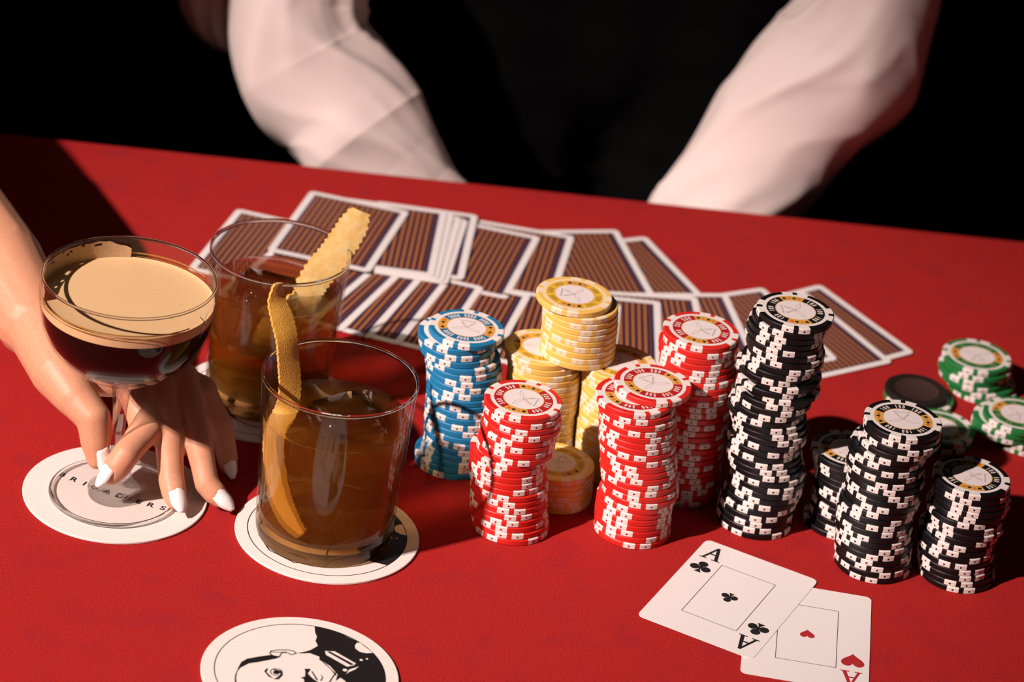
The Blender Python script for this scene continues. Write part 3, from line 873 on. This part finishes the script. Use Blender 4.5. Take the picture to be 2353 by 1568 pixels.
for a0, a1 in ((-215, -38),):
    for z, w in ((0.1157, 0.0008), (0.1140, 0.0005)):
        n = 60; r = 0.04372; b = len(mb.v)
        for i in range(n + 1):
            a = radians(a0 + (a1 - a0) * i / n)
            mb.v += [(r * cos(a), r * sin(a), z), (r * cos(a), r * sin(a), z + w)]
        for i in range(n):
            q = b + 2 * i; mb.f.append((q, q + 2, q + 3, q + 1)); mb.m.append(0)
for a0, a1 in ((40, 128),):
    for z, w in ((0.1157, 0.0008), (0.1140, 0.0005)):
        n = 40; r = 0.04372; b = len(mb.v)
        for i in range(n + 1):
            a = radians(a0 + (a1 - a0) * i / n)
            mb.v += [(r * cos(a), r * sin(a), z), (r * cos(a), r * sin(a), z + w)]
        for i in range(n):
            q = b + 2 * i; mb.f.append((q, q + 2, q + 3, q + 1)); mb.m.append(0)
mb.build('gilt_band', [M_GILT], coupe)
# small crossed-leaf emblem and a block of tiny lines on the bowl
def on_bowl(pts2, a_c, zc, w, mb):
    r = 0.04385
    for p, q in zip(pts2, pts2[1:]):
        d = Vector((q[0] - p[0], q[1] - p[1]))
        if d.length == 0: continue
        nn = Vector((-d.y, d.x)).normalized() * w / 2
        quad = [(p[0] + nn.x, p[1] + nn.y), (p[0] - nn.x, p[1] - nn.y), (q[0] - nn.x, q[1] - nn.y), (q[0] + nn.x, q[1] + nn.y)]
        mb.face([(r * cos(a_c + u / r), r * sin(a_c + u / r), zc + v) for u, v in quad])
mb = MB()
ac = radians(-24)
for sg in (-1, 1):
    leaf = [(0, 0)] + [(sg * 0.0038 * t + 0.0006 * sin(pi * t), 0.0036 * t + sg * 0.0007 * sin(pi * t)) for t in (0.25, 0.5, 0.75, 1)] + \
           [(sg * 0.0038 * t - 0.0006 * sin(pi * t), 0.0036 * t - sg * 0.0007 * sin(pi * t)) for t in (0.75, 0.5, 0.25)] + [(0, 0)]
    on_bowl(leaf, ac, 0.1165, 0.0003, mb)
    on_bowl([(0, 0), (-sg * 0.0017, -0.0038)], ac, 0.1165, 0.0006, mb)
for k in range(5):
    on_bowl([(-0.0016, 0.0016 - k * 0.0010), (0.0016, 0.0016 - k * 0.0010)], radians(-9), 0.1180, 0.00055, mb)
mb.build('emblem', [M_INKG], coupe)
mb = MB()
q = -0.00012
mb.lathe([(0, 0.0735 + q), (0.0140 - q, 0.0744 + q), (0.0232 - q, 0.0772 + q), (0.0314 - q, 0.0832 + q), (0.0373 - q, 0.0910), (0.0408 - q, 0.1000), (0.0422 - q, 0.1085), (0, 0.1085)], 96)
o = mb.build('coffee_cocktail', [M_COFFEE], None, True, 40); o.location = (CX, CY, CZ)
tag(o, 'dark coffee cocktail in the bowl of the coupe glass', 'drink')
mb = MB()
prof = [(0.0422 - q, 0.1087), (0.0424 - q, 0.1118), (0.0424 - q, 0.1143), (0.0415, 0.1138), (0.039, 0.1135)]
mb.lathe([(0, 0.1087)] + prof + [(0.026, 0.1134), (0.013, 0.1134), (0, 0.1134)], 96)
f = mb.build('foam_layer', [M_FOAM], o, True, 60)
# film of dried foam on the left inside wall
mb = MB()
rows = []
for i in range(41):
    a = radians(98 + i * 2.6)
    top = 0.1235 - 0.004 * max(0, (6 - i) / 6) - 0.004 * max(0, (i - 30) / 10) + 0.0008 * noise.noise(Vector((i * 0.4, 0, 0)))
    rows.append([(0.0419 - 0.0002 * t * 0) and ((0.04165 + 0.0004 * (1 - t)) * cos(a), (0.04165 + 0.0004 * (1 - t)) * sin(a), 0.1138 + (top - 0.1138) * t) for t in [j / 8 for j in range(9)]])
holes = [(8, 6), (9, 6), (13, 7), (17, 6), (18, 5), (20, 7), (24, 5), (25, 5), (25, 6), (26, 6), (30, 6), (33, 5)]
for i in range(40):
    for j in range(8):
        if (i, j) in holes: continue
        mb.face([rows[i][j], rows[i + 1][j], rows[i + 1][j + 1], rows[i][j + 1]])
mb.build('foam_film', [mat('thin_foam_film', (0.52, 0.34, 0.19), 0.7, 0.15, 900, 0.2)], o, True)

# ------------------------------------------------------------------ orange peels
def peel(path, widths, wdir, zest, label, group, thick=0.0014, tooth=0.0011, per=0.0030):
    P = [Vector(p) for p in path]
    # resample
    pts, ws, wd = [], [], []
    seg = 10
    for i in range(len(P) - 1):
        p0, p1, p2, p3 = P[max(i - 1, 0)], P[i], P[i + 1], P[min(i + 2, len(P) - 1)]
        for k in range(seg):
            t = k / seg
            pts.append(0.5 * ((2 * p1) + (p2 - p0) * t + (2 * p0 - 5 * p1 + 4 * p2 - p3) * t * t + (3 * p1 - p0 - 3 * p2 + p3) * t ** 3))
            ws.append(widths[i] + (widths[i + 1] - widths[i]) * t)
            wd.append(Vector(wdir[i]).lerp(Vector(wdir[i + 1]), t))
    A, B = [], []
    s = 0.0
    for i, p in enumerate(pts):
        if i: s += (p - pts[i - 1]).length
        tg = (pts[min(i + 1, len(pts) - 1)] - pts[max(i - 1, 0)]).normalized()
        w = wd[i] - tg * wd[i].dot(tg); w.normalize()
        nn = tg.cross(w)
        z1 = abs((s / per) % 1 - 0.5) * 2 * tooth; z2 = abs((s / per + 0.37) % 1 - 0.5) * 2 * tooth
        hw = ws[i] / 2
        A.append([p + w * (hw * u + (z1 if u == 1 else (-z2 if u == -1 else 0))) + nn * (thick / 2 - 0.0005 * u * u) for u in (-1, -0.5, 0, 0.5, 1)])
        B.append([p + w * (hw * u + (z1 if u == 1 else (-z2 if u == -1 else 0))) - nn * (thick / 2 + 0.0005 * u * u) for u in (-1, -0.5, 0, 0.5, 1)])
    f, bk = MB(), MB()
    n = len(pts)
    for i in range(n - 1):
        for j in range(4):
            f.face([A[i][j], A[i][j + 1], A[i + 1][j + 1], A[i + 1][j]])
            bk.face([B[i][j], B[i + 1][j], B[i + 1][j + 1], B[i][j + 1]])
        for j in (0, 4):
            bk.face([A[i][j], A[i + 1][j], B[i + 1][j], B[i][j]])
    for i in (0, n - 1):
        for j in range(4):
            bk.face([A[i][j], A[i][j + 1], B[i][j + 1], B[i][j]])
    o = f.build('orange_peel', [zest], None, True, 50, True)
    bk.build('pith', [M_PITH if zest is M_ZEST else M_ZEST], o, True, 50, True)
    return tag(o, label, 'orange peel', group)
PB = [(-0.0892, 0.1280, 0.1096), (-0.0921, 0.1260, 0.1014), (-0.0961, 0.1230, 0.0927), (-0.1007, 0.1190, 0.0848), (-0.1058, 0.1140, 0.0781), (-0.1096, 0.1080, 0.0719),
      (-0.1122, 0.1040, 0.0644), (-0.1178, 0.1000, 0.0603), (-0.1244, 0.0980, 0.0525), (-0.1271, 0.1000, 0.0403)]
wb = (0.78, 0.05, -0.60)
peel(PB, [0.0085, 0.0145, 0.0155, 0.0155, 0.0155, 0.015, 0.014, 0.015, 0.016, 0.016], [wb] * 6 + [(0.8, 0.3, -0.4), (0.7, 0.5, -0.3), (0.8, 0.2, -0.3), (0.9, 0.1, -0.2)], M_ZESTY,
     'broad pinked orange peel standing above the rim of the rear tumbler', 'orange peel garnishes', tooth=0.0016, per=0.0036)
PF = [(-0.1178,-0.004,0.1292),(-0.1174,-0.006,0.121),(-0.1134,-0.01,0.1128),(-0.1099,-0.014,0.1044),(-0.1078,-0.017,0.094),(-0.1056,-0.02,0.0823),(-0.1056,-0.024,0.0719),(-0.1094,-0.032,0.0633),(-0.1092,-0.036,0.0516),(-0.1032,-0.04,0.0311),(-0.0965,-0.043,0.0201),(-0.0895,-0.045,0.0135)]
wf = (0.62, 0.78, 0.1)
peel(PF, [0.004, 0.010, 0.0125, 0.0125, 0.0125, 0.012, 0.011, 0.010, 0.0105, 0.0105, 0.009, 0.004], [wf] * 5 + [(0.7, 0.7, 0.1), (0.8, 0.5, 0.1), (0.95, -0.1, 0.1), (0.96, -0.25, 0.1), (0.94, -0.25, 0.25), (0.85, -0.3, 0.4), (0.8, -0.3, 0.5)], M_ZEST,
     'narrow orange twist rising from the front tumbler', 'orange peel garnishes', tooth=0.0008)

# ------------------------------------------------------------------ person holding the coupe
def head_blobs(mb, c, f, k=1.0):
    """rough head: skull, jaw, brow, nose, lips, ears; c centre, f facing (unit, horizontal)"""
    c, f = Vector(c), Vector(f); r = Vector((f.y, -f.x, 0)); u = Vector((0, 0, 1))
    at = lambda a, b, d: c + f * a + r * b + u * d
    mb.sphere(at(-0.010, 0, 0.030), 0.086, 20, 14); mb.sphere(at(0.020, 0, 0.010), 0.072, 20, 14)
    mb.bone(at(0.030, 0, -0.03), 0.055, at(0.050, 0, -0.080), 0.030)
    mb.bone(at(0.090, 0, 0.010), 0.009, at(0.108, 0, -0.022), 0.013)
    for s in (-1, 1):
        mb.bone(at(0.020, s * 0.045, -0.03), 0.030, at(0.045, s * 0.022, -0.075), 0.024)
        mb.bone(at(0.082, s * 0.008, 0.024), 0.010, at(0.066, s * 0.048, 0.026), 0.012)
        mb.bone(at(0.070, s * 0.034, -0.02), 0.020, at(0.055, s * 0.045, -0.02), 0.018)
        mb.sphere(at(0.103, s * 0.011, -0.026), 0.009)
        mb.bone(at(-0.008, s * 0.082, 0.018), 0.014, at(0.0, s * 0.078, -0.020), 0.010)
    mb.bone(at(0.085, -0.014, -0.052), 0.009, at(0.085, 0.014, -0.052), 0.009)
    mb.bone(at(-0.015, 0, -0.05), 0.052, at(-0.03, 0, -0.15), 0.054)

def eyes(parent, c, f):
    c, f = Vector(c), Vector(f); r = Vector((f.y, -f.x, 0))
    for s in (-1, 1):
        mb = MB(); p = c + f * 0.078 + r * s * 0.031 + Vector((0, 0, 0.008)); mb.sphere(p, 0.0125, 16, 10)
        e = mb.build('eye', [M_EYE], parent, True)
        mb = MB(); mb.sphere(p + f * 0.0085, 0.0058, 12, 8); mb.build('iris', [M_IRIS], e, True)

V3 = lambda *a: Vector(a)
WR = V3(-0.2465, 0.0462, 0.062)
FA = V3(-0.2709, 0.0787, 0.075)
ELB = V3(-0.385, 0.215, 0.098)
SH = V3(-0.630, 0.290, 0.225)
fine = MB()
fine.bone(ELB.lerp(FA, -0.05), 0.033, ELB.lerp(FA, 0.35), 0.032, 0.15)
fine.bone(ELB.lerp(FA, 0.35), 0.032, FA, 0.0232, 0.15)
fine.bone(FA, 0.0232, WR, 0.0200, 0.15)
IM, MMj, RM, PM = V3(-0.1900, 0.0230, 0.0520), V3(-0.1785, 0.0290, 0.0510), V3(-0.1665, 0.0320, 0.0465), V3(-0.1560, 0.0340, 0.0400)
PALM0 = V3(-0.2330, 0.0300, 0.0590)
for j, r0, r1 in ((IM, 0.016, 0.0112), (MMj, 0.016, 0.0112), (RM, 0.015, 0.0105), (PM, 0.0145, 0.0095)):
    fine.bone(WR, 0.0190, PALM0.lerp(j, 0.15), r0); fine.bone(PALM0.lerp(j, 0.15), r0, j, r1)
TM, TI, TT = V3(-0.2150, -0.0010, 0.0480), V3(-0.2035, -0.0100, 0.0420), V3(-0.1992, -0.0165, 0.0225)
fine.bone(WR.lerp(PALM0, 0.5), 0.0180, V3(-0.2260, 0.0130, 0.0530), 0.0150)
fine.bone(V3(-0.2260, 0.0130, 0.0530), 0.0150, TM, 0.0112)
fine.bone(TM, 0.0108, TI, 0.0090); fine.bone(TI, 0.0090, TI.lerp(TT, 0.55), 0.0080); fine.bone(TI.lerp(TT, 0.55), 0.0080, TT, 0.0056)
# web between thumb and index
fine.bone(V3(-0.2220, 0.0140, 0.0530), 0.0120, IM.lerp(TM, 0.35), 0.0085)
FING = {
    'index': (IM, V3(-0.1775, -0.0015, 0.0350), V3(-0.1845, -0.0196, 0.0292), V3(-0.1903, -0.0252, 0.0190), (0.0110, 0.0088, 0.0073, 0.0050)),
    'middle': (MMj, V3(-0.1665, 0.0029, 0.0315), V3(-0.1618, -0.0110, 0.0140), V3(-0.1572, -0.0215, 0.0072), (0.0110, 0.0082, 0.0070, 0.0050)),
    'ring': (RM, V3(-0.1503, 0.0030, 0.0265), V3(-0.1437, -0.0092, 0.0125), V3(-0.1358, -0.0128, 0.0062), (0.0102, 0.0077, 0.0065, 0.0047)),
    'little': (PM, V3(-0.1430, 0.0290, 0.0250), V3(-0.1390, 0.0260, 0.0130), V3(-0.1365, 0.0215, 0.0060), (0.0092, 0.0068, 0.0060, 0.0046)),
}
for a, b, c, d, r in FING.values():
    fine.bone(a, r[0], a.lerp(b, 0.55), (r[0] + r[1]) / 2 - 0.0006); fine.bone(a.lerp(b, 0.55), (r[0] + r[1]) / 2 - 0.0006, b, r[1])
    fine.bone(b, r[1], b.lerp(c, 0.5), r[2] + 0.0002); fine.bone(b.lerp(c, 0.5), r[2] + 0.0002, c, r[2])
    fine.bone(c, r[2], c.lerp(d, 0.55), r[2] * 0.97); fine.bone(c.lerp(d, 0.55), r[2] * 0.97, d, r[3])
hand_me = remeshed(fine, 'arm', 0.00105, 9, [M_SKIN])
coarse = MB()
HC = V3(-0.680, 0.180, 0.515)
face_dir = V3(0.94, -0.34, 0).normalized()
coarse.bone(ELB.lerp(FA, 0.02), 0.031, ELB, 0.033); coarse.bone(ELB, 0.033, SH, 0.045)
TO = V3(-0.715, 0.200, 0)
coarse.bone(SH, 0.055, TO + V3(0, 0, 0.235), 0.065)
coarse.bone(TO + V3(0, 0, 0.23), 0.065, TO + V3(-0.06, -0.17, 0.215), 0.050)
coarse.bone(TO + V3(-0.01, 0.07, 0.14), 0.095, TO + V3(-0.01, 0.06, -0.05), 0.080); coarse.bone(TO + V3(-0.03, -0.07, 0.14), 0.095, TO + V3(-0.02, -0.06, -0.05), 0.080)
coarse.bone(TO + V3(0, 0.06, -0.05), 0.085, TO + V3(-0.01, 0.075, -0.22), 0.105); coarse.bone(TO + V3(-0.02, -0.06, -0.05), 0.085, TO + V3(-0.02, -0.08, -0.22), 0.105)
coarse.bone(TO + V3(-0.06, -0.17, 0.215), 0.050, TO + V3(-0.02, -0.22, -0.03), 0.038); coarse.bone(TO + V3(-0.02, -0.22, -0.03), 0.036, TO + V3(0.10, -0.10, -0.14), 0.026)
for s in (-1, 1):
    k = TO + V3(0.36, -0.14 + s * 0.10, -0.255)
    coarse.bone(TO + V3(0, s * 0.085, -0.245), 0.085, k, 0.058); coarse.bone(k, 0.055, TO + V3(0.34, -0.14 + s * 0.10, -0.70), 0.036)
    coarse.bone(TO + V3(0.32, -0.14 + s * 0.10, -0.715), 0.034, TO + V3(0.50, -0.18 + s * 0.10, -0.722), 0.027)
head_blobs(coarse, HC, face_dir)
body_me = remeshed(coarse, 'body', 0.006, 4, [M_SKIN])
bm = bmesh.new(); bm.from_mesh(body_me); bm.from_mesh(hand_me)
pm = bpy.data.meshes.new('person'); bm.to_mesh(pm); bm.free(); pm.materials.append(M_SKIN)
pm.polygons.foreach_set('use_smooth', [True] * len(pm.polygons))
person = tag(link('person', pm), 'person reaching in from the left, bare arm, fingers pinching the coupe stem', 'person')
eyes(person, HC, face_dir)
# dress, hair
d = MB()
for a, ra, b, rb in ((TO + V3(-0.01, 0.07, 0.12), 0.102, TO + V3(-0.01, 0.06, -0.05), 0.088), (TO + V3(-0.03, -0.07, 0.12), 0.102, TO + V3(-0.02, -0.06, -0.05), 0.088),
                     (TO + V3(0, 0.06, -0.05), 0.093, TO + V3(-0.01, 0.075, -0.22), 0.116), (TO + V3(-0.02, -0.06, -0.05), 0.093, TO + V3(-0.02, -0.08, -0.22), 0.116),
                     (TO + V3(0, 0.085, -0.245), 0.096, TO + V3(0.30, -0.04, -0.255), 0.072), (TO + V3(0, -0.085, -0.245), 0.096, TO + V3(0.30, -0.24, -0.255), 0.072)):
    d.bone(a, ra, b, rb, 0.5)
link('dress', remeshed(d, 'dress', 0.008, 3, [M_BLACKCLOTH]), person)
hmb = MB()
hmb.sphere(HC + V3(-0.022, 0.006, 0.042), 0.094, 20, 14)
rr = random.Random(3)
for i in range(46):
    a = radians(75 + 210 * i / 45) + atan2(face_dir.y, face_dir.x)
    p0 = HC + V3(cos(a) * 0.075, sin(a) * 0.075, 0.03)
    p1 = HC + V3(cos(a) * (0.10 + rr.uniform(0, 0.02)), sin(a) * (0.10 + rr.uniform(0, 0.02)), -0.12 + rr.uniform(-0.02, 0.02))
    p2 = HC + V3(cos(a) * (0.12 + rr.uniform(-0.015, 0.035)), sin(a) * (0.12 + rr.uniform(-0.015, 0.035)), -0.27 + rr.uniform(-0.07, 0.05))
    hmb.bone(p0, 0.016, p1, 0.014, 0.6); hmb.bone(p1, 0.014, p2, 0.006, 0.6)
link('hair', remeshed(hmb, 'hair', 0.0045, 2, [M_HAIR]), person)
# painted nails: pointed half shells on the finger ends
def nail(tip, prev, nrm, L, W, off, push=0.0):
    ax = (Vector(tip) - Vector(prev)).normalized()
    n = Vector(nrm); n = (n - ax * n.dot(ax)).normalized(); w = ax.cross(n)
    c = Vector(tip) + n * off + ax * push
    mb = MB(); rows = []
    for i in range(13):
        t = -0.45 + 1.0 * i / 12
        hw = W / 2 * (sqrt(max(0, 1 - ((t + 0.45) / -0.16 + 1) ** 2)) if t < -0.29 else (1.0 if t < 0.05 else max(0.10, cos((t - 0.05) / 0.5 * 1.35))))
        lift = -0.0010 * max(0, t) ** 2 * 6
        rows.append([c + ax * (L * t) + w * (hw * u) + n * (lift - 0.0026 * (hw / (W / 2)) * u * u) for u in (-1, -0.6, -0.2, 0.2, 0.6, 1)])
    for a, b in zip(rows, rows[1:]):
        for j in range(5):
            mb.face([a[j], b[j], b[j + 1], a[j + 1]])
    me = mb.mesh('fingernail', [M_NAIL], True, None, True)
    o = link('fingernail', me, person)
    s = o.modifiers.new('thick', 'SOLIDIFY'); s.thickness = 0.0007; s.offset = -1
    o['label'] = 'white painted fingernail'
nail(TT, TI, (0.80, -0.45, 0.45), 0.0150, 0.0092, 0.0068, 0.0005)
nail(FING['index'][3], FING['index'][2], (-0.72, -0.55, 0.25), 0.0140, 0.0088, 0.0058, 0.0005)
nail(FING['middle'][3], FING['middle'][2], (0.42, -0.55, 0.62), 0.0140, 0.0086, 0.0056, 0.0010)
nail(FING['ring'][3], FING['ring'][2], (0.30, -0.50, 0.75), 0.0130, 0.0082, 0.0053, 0.0010)
nail(FING['little'][3], FING['little'][2], (0.30, -0.30, 0.85), 0.0110, 0.0070, 0.0046, 0.0010)

# ------------------------------------------------------------------ dealer
dealer = MB()
DX, DY = 0.045, 0.68
DH = V3(DX - 0.01, DY - 0.02, 0.66)
dealer.bone((DX - 0.09, DY + 0.02, 0.34), 0.095, (DX - 0.075, DY + 0.02, 0.02), 0.088); dealer.bone((DX + 0.09, DY + 0.02, 0.34), 0.095, (DX + 0.075, DY + 0.02, 0.02), 0.088)
dealer.bone((DX - 0.07, DY + 0.02, 0.02), 0.090, (DX - 0.09, DY + 0.03, -0.18), 0.10); dealer.bone((DX + 0.07, DY + 0.02, 0.02), 0.090, (DX + 0.09, DY + 0.03, -0.18), 0.10)
dealer.bone((DX - 0.19, DY + 0.02, 0.40), 0.062, (DX + 0.19, DY + 0.02, 0.40), 0.062)
for s in (-1, 1):
    dealer.bone((DX + s * 0.09, DY + 0.03, -0.18), 0.088, (DX + s * 0.11, DY + 0.04, -0.45), 0.062)
    dealer.bone((DX + s * 0.11, DY + 0.04, -0.45), 0.060, (DX + s * 0.12, DY + 0.06, -0.70), 0.042)
    dealer.bone((DX + s * 0.12, DY + 0.06, -0.715), 0.036, (DX + s * 0.135, DY - 0.10, -0.722), 0.027)
head_blobs(dealer, DH, (0, -1, 0))
LS = [(-0.2100, 0.600, 0.170, 0.047), (-0.1900, 0.555, 0.118, 0.0460), (-0.1693, 0.530, 0.0826, 0.0454), (-0.1680, 0.515, 0.0533, 0.0476), (-0.1570, 0.505, 0.0258, 0.0515), (-0.1293, 0.495, 0.0036, 0.0498),
      (-0.1125, 0.487, -0.0136, 0.0495), (-0.0912, 0.478, -0.0312, 0.0396), (-0.0735, 0.472, -0.0446, 0.0330), (-0.0577, 0.468, -0.0560, 0.0300)]
RS = [(0.2100, 0.600, 0.210, 0.045), (0.2010, 0.560, 0.170, 0.0430), (0.1981, 0.540, 0.1333, 0.0424), (0.1981, 0.530, 0.1071, 0.0452), (0.1882, 0.520, 0.0732, 0.0532), (0.1666, 0.510, 0.0403, 0.0499), (0.1482, 0.502, 0.0131, 0.0468),
      (0.1323, 0.495, -0.0128, 0.0455), (0.1165, 0.490, -0.0398, 0.0427), (0.1027, 0.485, -0.0619, 0.0343)]
ends = []
for S, s in ((LS, -1), (RS, 1)):
    sh = V3(DX + s * 0.20, DY + 0.01, 0.39)
    el = V3(*S[0][:3])
    dealer.bone(sh, 0.055, el, 0.036)
    for a, b in zip(S, S[1:]):
        dealer.bone(a[:3], a[3] * 0.62, b[:3], b[3] * 0.62)
    e = V3(*S[-1][:3]); dr = (e - V3(*S[-2][:3])).normalized()
    w = e + dr * 0.03
    dealer.bone(e, 0.022, w, 0.021)
    # hand hanging over and under the far edge of the table
    for k in range(4):
        base = w + dr * 0.055 + V3(-s * 0.006, 0.0, -0.004) + V3(0.017 * (k - 1.5), 0.004 * k, -0.006 * s * (k - 1.5) * 0.4)
        dealer.bone(w, 0.017, base, 0.0105)
        m1 = base + V3(-s * 0.006, -0.004, -0.034); m2 = m1 + V3(0, -0.004, -0.022 - 0.003 * (k in (1, 2)))
        dealer.bone(base, 0.0105, m1, 0.0088); dealer.bone(m1, 0.0088, m2, 0.0068)
    t0 = w + dr * 0.02 + V3(-s * 0.024, -0.004, 0.0); t1 = t0 + V3(-s * 0.016, -0.006, -0.024)
    dealer.bone(w, 0.015, t0, 0.0115); dealer.bone(t0, 0.0115, t1, 0.008)
dm = remeshed(dealer, 'person', 0.0055, 4, [M_SKIN])
dl = tag(link('person', dm), 'person in white shirt and black waistcoat standing behind the table, head out of view', 'person')
eyes(dl, DH, (0, -1, 0))

def sleeve(S, name, seed, up_pts=None, helix=1.5):
    """loose cotton sleeve: a tube round the arm with soft folds"""
    pts = [(V3(*p[:3]), p[3]) for p in S]
    C, Rr = [], []
    seg = 26
    for i in range(len(pts) - 1):
        p0, p1, p2, p3 = [pts[min(max(i + q, 0), len(pts) - 1)] for q in (-1, 0, 1, 2)]
        for k in range(seg):
            t = k / seg
            C.append(0.5 * ((2 * p1[0]) + (p2[0] - p0[0]) * t + (2 * p0[0] - 5 * p1[0] + 4 * p2[0] - p3[0]) * t * t + (3 * p1[0] - p0[0] - 3 * p2[0] + p3[0]) * t ** 3))
            Rr.append(p1[1] + (p2[1] - p1[1]) * t)
    mb = MB(); nth = 96; s = 0.0
    ref = V3(0, -1, 0)
    for i, c in enumerate(C):
        if i: s += (c - C[i - 1]).length
        tg = (C[min(i + 1, len(C) - 1)] - C[max(i - 1, 0)]).normalized()
        e1 = (ref - tg * ref.dot(tg)).normalized(); e2 = tg.cross(e1)
        for j in range(nth):
            th = 2 * pi * j / nth
            q = V3(cos(th) * 0.8, sin(th) * 0.8, s * 11 + helix * sin(th + seed) * 0.8 + seed * 7)
            r1 = 1 - sqrt(noise.noise(q) ** 2 + 0.006); r2 = 1 - sqrt(0.01 + noise.noise(V3(cos(th) * 1.2, sin(th) * 1.2, s * 21 + helix * 1.6 * sin(th + 0.8 * seed) + seed * 3)) ** 2)
            dsp = 0.0085 * (r1 ** 5 - 0.40) + 0.0022 * (r2 ** 5 - 0.3)
            mb.v.append(tuple(c + (e1 * cos(th) + e2 * sin(th)) * (Rr[i] - 0.002 + dsp)))
    n = len(C)
    for i in range(n - 1):
        for j in range(nth):
            k = (j + 1) % nth
            mb.f.append((i * nth + j, i * nth + k, (i + 1) * nth + k, (i + 1) * nth + j)); mb.m.append(0)
    return mb.build(name, [M_SHIRT], dl, True)
sleeve(LS, 'sleeve', 1.0)
sleeve(RS, 'sleeve', 2.3)
# upper sleeve of the left-hand arm, bulging at the elbow
sleeve([(-0.175, 0.64, 0.330, 0.060), (-0.2120, 0.600, 0.200, 0.050), (-0.2163, 0.58, 0.1204, 0.0410), (-0.2220, 0.560, 0.060, 0.0370), (-0.2190, 0.555, 0.030, 0.0310), (-0.212, 0.553, 0.012, 0.018), (-0.208, 0.552, 0.004, 0.004)], 'sleeve', 4.0)
sleeve([(0.245, 0.69, 0.390, 0.070), (0.235, 0.64, 0.300, 0.058), (0.215, 0.60, 0.215, 0.050), (0.203, 0.57, 0.175, 0.044)], 'sleeve', 5.0)
wc = MB()
for a, ra, b, rb in (((DX - 0.09, DY + 0.02, 0.36), 0.103, (DX - 0.075, DY + 0.02, 0.02), 0.097), ((DX + 0.09, DY + 0.02, 0.36), 0.103, (DX + 0.075, DY + 0.02, 0.02), 0.097),
                     ((DX, DY + 0.02, 0.36), 0.103, (DX, DY + 0.02, 0.02), 0.097),
                     ((DX - 0.07, DY + 0.02, 0.02), 0.099, (DX - 0.09, DY + 0.03, -0.16), 0.109), ((DX + 0.07, DY + 0.02, 0.02), 0.099, (DX + 0.09, DY + 0.03, -0.16), 0.109)):
    wc.bone(a, ra, b, rb, 0.4)
link('waistcoat', remeshed(wc, 'waistcoat', 0.008, 3, [M_BLACKCLOTH]), dl)
tr = MB()
for s in (-1, 1):
    tr.bone((DX + s * 0.09, DY + 0.03, -0.17), 0.100, (DX + s * 0.11, DY + 0.04, -0.45), 0.076, 0.4); tr.bone((DX + s * 0.11, DY + 0.04, -0.45), 0.076, (DX + s * 0.12, DY + 0.06, -0.68), 0.062, 0.4)
link('trousers', remeshed(tr, 'trousers', 0.008, 3, [M_BLACKCLOTH]), dl)
hh = MB(); hh.sphere(DH + V3(0, 0.02, 0.045), 0.092, 20, 14); hh.sphere(DH + V3(0, 0.045, 0.0), 0.078, 20, 14)
link('hair', remeshed(hh, 'hair', 0.005, 2, [M_HAIR]), dl)
